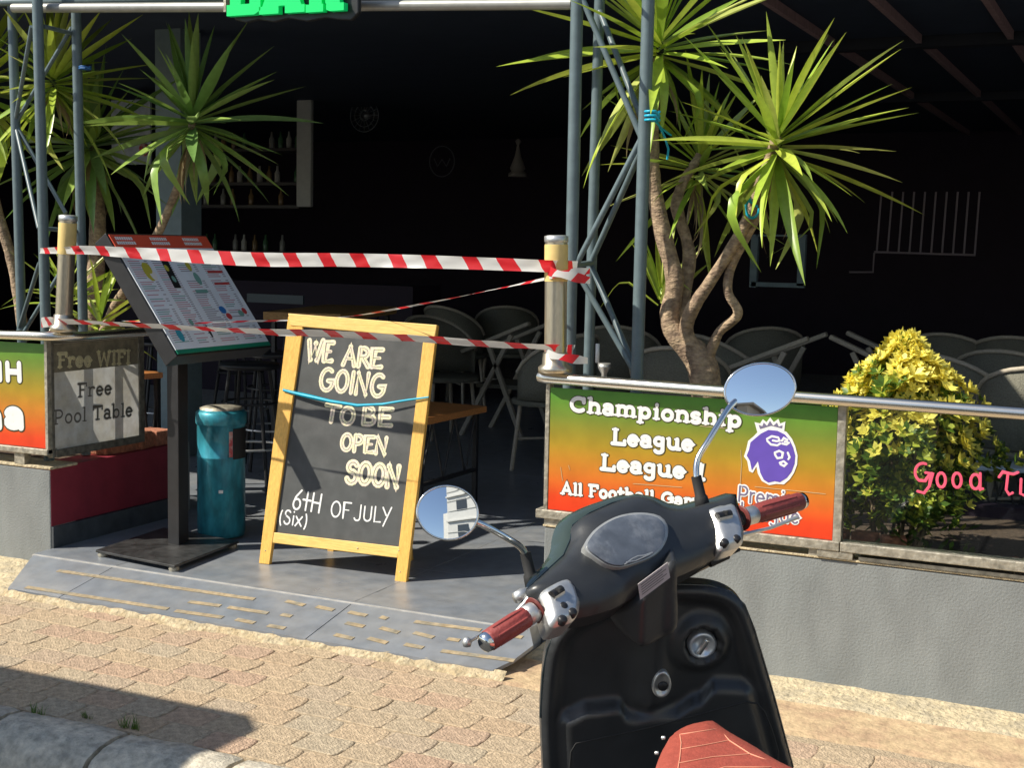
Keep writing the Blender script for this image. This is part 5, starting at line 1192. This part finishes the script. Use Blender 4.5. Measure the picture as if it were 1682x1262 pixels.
pod([z1(*p) for p in [(560, 540), (598, 505), (645, 482), (680, 490), (705, 525), (720, 575), (716, 615), (690, 650), (640, 668), (605, 672), (588, 640), (575, 590)]], (z1(608, 545), z1(648, 520)), [z1(655, 588), z1(692, 612), z1(652, 642)])
pod([z1(*p) for p in [(1236, 205), (1265, 188), (1330, 175), (1352, 188), (1372, 235), (1386, 290), (1380, 335), (1340, 355), (1290, 362), (1275, 330), (1258, 270)]], (z1(1280, 224), z1(1332, 212)), [z1(1310, 328), z1(1358, 312)])
# grips
def grip(end, base, D0, D1, label, base_name='grip'):
    A = atd(*end, D0); B = atd(*base, D1); ax = (B-A).normalized(); L_ = (B-A).length; R_ = .0168
    u = ax.orthogonal().normalized(); v = ax.cross(u); n = 48; vs = []
    prof = [(0, .012), (.004, .0155), (.02, .0165), (.5, .0165), (.74, .0165), (.75, .0155)]
    for t, r in prof:
        for j in range(n):
            k = 1-.055*(1 if (j % 4 == 0 and .1 < t < .9) else 0)
            a = 2*math.pi*j/n; vs.append(A+ax*(t*L_)+(u*math.cos(a)+v*math.sin(a))*r*k)
    g = part(base_name, MB().add(vs, [(i*n+j, i*n+(j+1) % n, (i+1)*n+(j+1) % n, (i+1)*n+j) for i in range(len(prof)-1) for j in range(n)], True), m_grip, sc)
    for j in range(6):   # raised ribs
        a = 2*math.pi*j/6+.3; d = u*math.cos(a)+v*math.sin(a); part('rib', MB().tube([A+ax*(.12*L_)+d*.0158, A+ax*(.55*L_)+d*.0163, A+ax*(.68*L_)+d*.0155], .0022, 6), m_grip, g)
    part('end_cap', MB().lathe([(0, -.012), (.008, -.012), (.0145, -.008), (.0155, 0), (.0155, .006)], A, 20, ax), m_chrome, g)
    part('collar', MB().lathe([(.0155, .745*L_), (.0162, .75*L_), (.0162, .90*L_), (.016, .91*L_)], A, 24, ax), m_satin, g)
    part('flange', MB().lathe([(.015, .93*L_), (.0205, .935*L_), (.0222, .94*L_), (.0222, .95*L_), (.0205, .955*L_), (.014, .96*L_)], A, 24, ax), m_flange, g)
    return A, B, ax
gA = grip((801, 1054), (884, 1001), 2.00, 2.06, 'left'); gB = grip((1314, 824), (1212, 853), 2.42, 2.33, 'right')
part('handlebar', MB().tube([gA[1], atd(950, 960, 2.13), atd(1150, 880, 2.28), gB[1]], .014, 12), m_black, sc)
part('brake_lever', MB().lathe([(0, -.008), (.006, -.006), (.0075, 0), (.005, .007), (0, .008)], atd(767, 1056, 2.06), 12).tube([atd(767, 1056, 2.06), atd(800, 1037, 2.1), atd(845, 1010, 2.12), atd(885, 965, 2.12)], [.0032, .0034, .004, .006], 8), m_satin, sc)
part('brake_lever', MB().tube([atd(1310, 850, 2.52), atd(1265, 868, 2.5), atd(1215, 880, 2.42), atd(1180, 895, 2.38)], [.004, .0034, .004, .006], 8), m_satin, sc)
part('lever_mount', MB().lathe([(0, -.016), (.009, -.014), (.011, 0), (.008, .016), (0, .018)], atd(858, 978, 2.13), 14, a_), m_satin, sc)
part('cable', MB().tube([atd(x, y, D) for x, y, D in ((1214, 903, 2.3), (1190, 914, 2.28), (1160, 928, 2.27), (1120, 950, 2.26), (1095, 965, 2.3))], .0035, 8), m_rubber, sc)
part('cable', MB().tube([atd(x, y, D) for x, y, D in ((1195, 905, 2.3), (1150, 935, 2.3), (1112, 954, 2.28))], .0022, 8), m_satin, sc)
part('cable_sleeve', MB().tube([atd(1195, 912, 2.285), atd(1165, 926, 2.27)], .0075, 8), m_rubber, sc)
# mirrors
def mirror(cx, cy, D, rx_, ry_, rot, arm, aimdir, arm_r, label=None):
    c = atd(cx, cy, D); d = (c-EYE).normalized(); n_ = (V(aimdir).normalized()-d).normalized()
    r3 = CR*math.cos(rot)+CU*math.sin(rot); ex_ = (r3-n_*r3.dot(n_)).normalized(); ey_ = n_.cross(ex_)
    a = rx_*D/FPX/max(.6, abs(ex_.dot(CR*math.cos(rot)+CU*math.sin(rot)))); b = ry_*D/FPX/max(.5, abs(ey_.dot(-CR*math.sin(rot)+CU*math.cos(rot))))
    def disc(k, z, n=48): return [c+ex_*math.cos(t)*a*k+ey_*math.sin(t)*b*k+n_*z for t in [i*2*math.pi/n for i in range(n)]]
    n = 48; vs = []; rings = [1.0, 1.0, .96, .93]
    shell = MB(); P_ = []
    for k, z in ((.0001, -.022), (.5, -.02), (.85, -.013), (.99, -.002), (1.0, .004), (.97, .007), (.93, .006)): P_ += disc(k, z)
    shell.add(P_, [(i*n+j, i*n+(j+1) % n, (i+1)*n+(j+1) % n, (i+1)*n+j) for i in range(6) for j in range(n)], True)
    m0 = part('mirror', shell, m_chrome, sc)
    gl_ = MB(); P_ = []
    for k in range(9):
        q = .945*k/8 if k else .0001; P_ += disc(q, .0045+.0016*(1-(k/8)**2))
    gl_.add(P_, [(i*n+j, i*n+(j+1) % n, (i+1)*n+(j+1) % n, (i+1)*n+j) for i in range(8) for j in range(n)], True)
    part('mirror_glass', gl_, m_mirror, m0)
    P_ = [atd(x, y, D_) for x, y, D_ in arm]; PP_ = []
    for i in range(len(P_)-1):
        p0 = P_[max(i-1, 0)]; p1 = P_[i]; p2 = P_[i+1]; p3 = P_[min(i+2, len(P_)-1)]
        for j in range(6): t = j/6; PP_.append(.5*((2*p1)+(-p0+p2)*t+(2*p0-5*p1+4*p2-p3)*t*t+(-p0+3*p1-3*p2+p3)*t**3))
    PP_.append(P_[-1]); part('mirror_arm', MB().tube(PP_, arm_r, 12), m_chrome, m0)
    part('arm_boot', MB().lathe([(.009, -.004), (.0095, .03), (.012, .034), (.013, .055), (0, .06)], P_[0]+(P_[1]-P_[0]).normalized()*.028, 14, (P_[0]-P_[1])), m_rubber, m0)
AIML = -F0*15 + R0*1.6 + ZUP*5.5
AIMR = -F0*20 - R0*3.6 + ZUP*6.3
mirror(735, 843, 2.12, 52, 45, rad(-8), [(870, 940, 2.2), (865, 918, 2.2), (856, 900, 2.19), (832, 884, 2.17), (800, 866, 2.15), (778, 856, 2.14)], AIML, .0055)
mirror(1248, 640, 2.42, 59, 44, rad(8), [(1150, 812, 2.36), (1144, 785, 2.36), (1146, 755, 2.37), (1165, 722, 2.38), (1196, 672, 2.41), (1212, 655, 2.43)], AIMR, .0055)
# leg shield
hd = (F0*math.cos(rad(6)) - R0*math.sin(rad(6))).normalized()
LSP = Plane(atd(1090, 1110, 2.36), R0*math.cos(rad(6))+F0*math.sin(rad(6))*1.0, ZUP - hd*.18); LSP.n = LSP.n if LSP.n.dot(EYE-LSP.P) > 0 else -LSP.n
ls = [(892, 1262), (889, 1180), (893, 1110), (900, 1068), (915, 1037), (945, 1008), (1000, 985), (1060, 968), (1110, 961), (1165, 963), (1200, 974), (1222, 995), (1238, 1035), (1256, 1095), (1272, 1150), (1288, 1210), (1302, 1262), (1318, 1340), (1312, 1420), (1270, 1500), (1190, 1540), (1040, 1545), (950, 1520), (905, 1440), (896, 1350)]
curve = [(870, 1225), (903, 1185), (930, 1163), (967, 1148), (1016, 1143), (1030, 1160), (1045, 1163), (1105, 1156), (1145, 1136), (1177, 1110), (1226, 1112), (1258, 1128), (1275, 1164), (1330, 1300)]
curve = sorted((LSP.loc(*p) for p in curve), key=lambda q: q[0])
def cy(u):
    if u <= curve[0][0]: return curve[0][1]
    for i in range(len(curve)-1):
        if u <= curve[i+1][0]: t = (u-curve[i][0])/(curve[i+1][0]-curve[i][0]); t = t*t*(3-2*t); return curve[i][1]+(curve[i+1][1]-curve[i][1])*t
    return curve[-1][1]
capc = LSP.loc(1151, 1056); spx = LSP.loc(1075, 1100)[0]; sm_ = lambda t: max(0, min(1, t))**2*(3-2*max(0, min(1, t)))
def hl(u, v, d):
    h = .012*min(1, d/.01)**.5 if d > 0 else 0
    h -= .018*sm_((d-.012)/.03)             # dished inside the rim
    inner = sm_((d-.02)/.03)
    h += .024*sm_((cy(u)-v)/.028)*inner      # glove box bulge
    h += .022*math.exp(-((u-spx)/.030)**2)*inner*sm_((v-cy(u)+.03)/.05)
    r = math.hypot(u-capc[0], v-capc[1]); h += .02*sm_(1-(r-.034)/.03) - (.024 if r < .031 else 0)*1.0
    return h
shield = part('leg_shield', relief(LSP, ls, hl, .03, .0062, .0), m_scoot, sc)
def on(px, py, dz=0): 
    u, v = LSP.loc(px, py)
    # true surface point along the view ray: iterate with height
    for _ in range(4):
        h = hl(u, v, .06); pl_ = Plane(LSP.P+LSP.n*h, LSP.ex, LSP.ey); u, v = pl_.loc(px, py)
    return LSP.w(0, 0, 0) + LSP.ex*u + LSP.ey*v + LSP.n*(h+dz)
seam = [(936, 1262), (938, 1236), (946, 1222), (990, 1213), (1060, 1198), (1112, 1185), (1180, 1166), (1226, 1154), (1244, 1157), (1256, 1170), (1268, 1200), (1278, 1235), (1276, 1262)]
part('glove_box_seam', MB().tube([on(*p, -.0004) for p in seam], .0016, 6), m_rubber, shield)
for p in ((1161, 977), (904, 1176), (1254, 1096), (1016, 1029)):
    part('screw', MB().lathe([(0, .003), (.0035, .002), (.004, -.002)], on(*p) if p[1] > 1000 else on(*p)+LSP.n*.006, 10, LSP.n), m_satin, shield)
part('trim_edge', MB().tube([LSP.hit(*p)-LSP.n*.002 for p in ls[1:17]], .0032, 6), m_scoot2, shield)
cc = on(1151, 1056, .008); cap = part('fuel_cap', MB().lathe([(.0255, -.012), (.0255, .004), (.0225, .007), (.019, .007), (.018, .004), (0, .004)], cc, 32, LSP.n), m_chrome2, sc)
cR_ = LSP.ex*math.cos(rad(62))+LSP.ey*math.sin(rad(62))
part('cap_grip', MB().bar(cc-cR_*.016+LSP.n*.008, cc+cR_*.016+LSP.n*.008, .009, .009, LSP.n), m_chrome, cap, .003)
part('cap_seat', MB().lathe([(.0262, -.016), (.031, -.012), (.036, .0), (.038, .001)], cc, 32, LSP.n), m_scoot, cap)
hk = on(1086, 1122, .001); hook = part('bag_hook', MB().lathe([(0, .004), (.75, .004), (.82, .009), (1, .006), (1.04, -.004)], hk, 32, LSP.n), m_satin, sc)
# scale ring into a teardrop-like oval
for v_ in hook.data.vertices:
    q = v_.co + wloc(hook) - hk; u_, w_2, n_2 = q.dot(LSP.ex), q.dot(LSP.ey), q.dot(LSP.n)
    v_.co = (hk + LSP.ex*u_*.0165*(1-.12*w_2) + LSP.ey*w_2*.0255 + LSP.n*n_2) - wloc(hook)
part('key_slot', MB().lathe([(0, .003), (.008, .003), (.009, 0)], hk+LSP.n*.004-LSP.ey*.004+LSP.ex*.002, 16, LSP.n), m_black, hook)
# seat
SZ = Plane((0, 0, .775), (1, 0, 0), (0, 1, 0))
se = [(1072, 1275), (1083, 1240), (1096, 1217), (1118, 1203), (1150, 1196), (1176, 1193), (1192, 1204), (1215, 1219), (1250, 1239), (1292, 1265), (1400, 1320), (1520, 1420), (1600, 1560), (1500, 1650), (1300, 1640), (1120, 1540), (1066, 1400), (1064, 1320)]
def hseat(u, v, d): return .030*math.sqrt(max(0, 1-(1-min(d/.06, 1))**2))-.005
seat = part('seat', relief(SZ, se, hseat, .10, .012, .06), m_leather, sc)
Lse = [V(SZ.loc(*p)) for p in se]
def seath(px, py):
    q = V(SZ.loc(px, py)); best = 9
    for _ in range(3):
        best = min((q-(Lse[i-1]+(Lse[i]-Lse[i-1])*max(0, min(1, (q-Lse[i-1]).dot(Lse[i]-Lse[i-1])/max(1e-9, (Lse[i]-Lse[i-1]).length_squared))))).length for i in range(len(Lse)))
        h = hseat(0, 0, best); q = V(Plane((0, 0, .775+h), (1, 0, 0), (0, 1, 0)).loc(px, py))
    return V((q.x, q.y, .775+h+.0006))
for ln in ([(1116, 1204), (1119, 1222), (1117, 1245), (1112, 1275), (1105, 1320)], [(1177, 1194), (1198, 1218), (1232, 1240), (1275, 1256), (1330, 1285), (1400, 1330)],
           [(1117, 1208), (1150, 1203), (1178, 1199)], [(1119, 1232), (1160, 1225), (1196, 1218)], [(1116, 1255), (1170, 1245), (1232, 1240)], [(1112, 1285), (1190, 1262), (1290, 1262)], [(1100, 1330), (1200, 1310), (1350, 1300)]):
    pts = []
    for i in range(len(ln)-1):
        for t in (0, .25, .5, .75): pts.append(seath(ln[i][0]+(ln[i+1][0]-ln[i][0])*t, ln[i][1]+(ln[i+1][1]-ln[i][1])*t))
    pts.append(seath(*ln[-1])); part('stitching', MB().tube(pts, .0009, 5), m_stitch, seat)
for p in ((1081, 1238), (1092, 1213)): part('hinge_pin', MB().lathe([(0, -.003), (.003, -.002), (.003, .003)], atd(p[0]-3, p[1], 2.02), 8, R0), m_satin, sc)
# rest of the machine below and outside the frame: body under the seat, floorboard, wheels
def sp(f, r, z): return V((0, 0, z)) + F0*f + R0*r      # place by distance from the camera foot
ctr = lambda f: .27 + (2.1-f)*.12
mb = MB(); vs = []; fs_ = [(1.95, .05, .68), (1.85, .09, .70), (1.6, .16, .72), (1.35, .17, .70), (1.1, .14, .66), (.98, .05, .6)]; n = 12
for f, hw_, zt in fs_:
    for j in range(n):
        t = 2*math.pi*j/n; vs.append(sp(f, ctr(f)+math.cos(t)*hw_, .38+(zt-.38)*(math.sin(t) if math.sin(t) > 0 else math.sin(t)*.6)))
mb.add(vs, [(i*n+j, i*n+(j+1) % n, (i+1)*n+(j+1) % n, (i+1)*n+j) for i in range(len(fs_)-1) for j in range(n)], True).add(vs[:n], [tuple(range(n))]).add(vs[-n:], [tuple(range(n))])
part('rear_body', mb, m_scoot2, sc)
part('floorboard', MB().bar(sp(2.36, ctr(2.3), .17), sp(1.85, ctr(1.85), .17), .26, .06), m_scoot, sc, .02)
def wheel(f, name):
    c = sp(f, ctr(f), .10); ax = (R0*math.cos(rad(6))+F0*math.sin(rad(6)))
    o = part('wheel', MB().lathe([(.13, -.04), (.15, -.045), (.19, -.045), (.22, -.03), (.23, 0), (.22, .03), (.19, .045), (.15, .045), (.13, .04)], c, 36, ax), m_rubber, sc)
    part('rim', MB().lathe([(.0, -.03), (.12, -.025), (.135, -.035), (.135, .035), (.12, .025), (0, .03)], c, 36, ax), m_satin, o)
wheel(2.62, 'f'); wheel(1.32, 'r')
part('front_mudguard', MB().lathe([(.24, -.055), (.26, -.03), (.265, 0), (.26, .03), (.24, .055)], sp(2.62, ctr(2.62), .10), 36, R0), m_scoot2, sc)
part('fork', MB().tube([sp(2.60, ctr(2.6)+.06, .12), sp(2.48, ctr(2.5)+.05, .5), sp(2.4, ctr(2.4)+.02, .8)], .018, 10), m_black, sc)
part('side_stand', MB().tube([sp(1.9, ctr(1.9)-.12, .15), sp(1.86, ctr(1.9)-.26, -.125)], .01, 8), m_black, sc)

# =================================================================== OUTSIDE THE FRAME: a parasol added to shade the kerb, and what the mirrors see
tip = atz(408, 1176, 0); kk = 2.35/(-LD.z); pcn = tip - LD*kk + V((.10, 0, 0))      # corner of the added, unseen canopy, placed to throw the shadow tip
pr = thing('added_shade_parasol', 'large square grey parasol added out of view at the left to shade the kerb', 'parasol', (pcn.x-1.3, pcn.y-1.3, -.13))
cxx, cyy, czz = pcn.x-1.3, pcn.y-1.3, pcn.z
m_canvas = mat('grey_canvas', (.3, .3, .28), .8)
C_ = [V((cxx+1.3*a, cyy+1.3*b, czz)) for a, b in ((1, .93), (.93, 1), (-1, 1), (-1, -1), (1, -1))]; ap = V((cxx, cyy, czz+.35))
part('canopy', MB().add(C_+[ap]+[c-V((0, 0, .04)) for c in C_]+[ap-V((0, 0, .04))], [(i, (i+1) % 5, 5) for i in range(5)]+[(6+(i+1) % 5, 6+i, 11) for i in range(5)]+[(i, 6+i, 6+(i+1) % 5, (i+1) % 5) for i in range(5)]), m_canvas, pr)
part('pole', MB().tube([(cxx, cyy, -.1), (cxx, cyy, czz+.33)], .025, 12), m_satin, pr); part('base', MB().lathe([(.3, -.13), (.3, -.07), (.05, -.05), (.05, 0)], (cxx, cyy, 0), 24), m_kerb, pr)
bw = thing('apartment_building', 'white apartment building across the street reflected in the left mirror', 'building', -F0*14+R0*6)
m_bw = mat('white_render', (.74, .73, .68), .8, var=.05, vscale=1); m_win = mat('window_dark', (.05, .06, .07), .2)
Mb = Matrix((R0, F0, ZUP)).transposed()
RBW = Matrix.Rotation(rad(42), 3, 'Z'); PIV = R0*1.5 - F0*13
def bbox(r0, r1, f0, f1, z0, z1, m, name, parent=bw):
    c = R0*((r0+r1)/2)+F0*((f0+f1)/2)+ZUP*((z0+z1)/2); q = Mb
    if parent is bw: c = PIV + RBW @ (c-PIV); q = RBW @ Mb
    return part(name, MB().box(c, (abs(r1-r0), abs(f1-f0), z1-z0), q), m, parent)
bbox(BX0 := 1.5, 12, -20, -13, -.1, 11.5, m_bw, 'wall')
bbox(BX0-1.6, BX0, -19, -14.5, -.1, 7.2, m_bw, 'stair_block')
for fl in range(4):
    bbox(BX0-.05, 12.1, -13.0, -12.85, 2.7+fl*2.8, 2.85+fl*2.8, m_bw, 'ledge')
    for k in range(4):
        wdw = bbox(BX0+1.0+k*2.4, BX0+2.0+k*2.4, -13.02, -12.97, 1.0+fl*2.8, 2.3+fl*2.8, m_win, 'window')
for k in range(9): bbox(BX0-.02, 12.1, -13.0, -12.96, .9+k*1.15, .96+k*1.15, mat('facade_joint', (.45, .45, .42), .8), 'joint')
b2 = thing('corner_building', 'pale brown building across the street reflected in the right mirror', 'building', -F0*24-R0*6)
m_b2 = mat('brown_render', (.42, .36, .29), .8, var=.05, vscale=1)
bbox(-18, -4.4, -30, -20, -.1, 6.0, m_b2, 'wall', b2); bbox(-18, -3.9, -30, -19.6, 6.0, 6.3, m_b2, 'cornice', b2)
for k in range(5): bbox(-17+k*2.6, -15.8+k*2.6, -20.03, -19.97, 4.2, 6.0, m_win, 'window', b2)
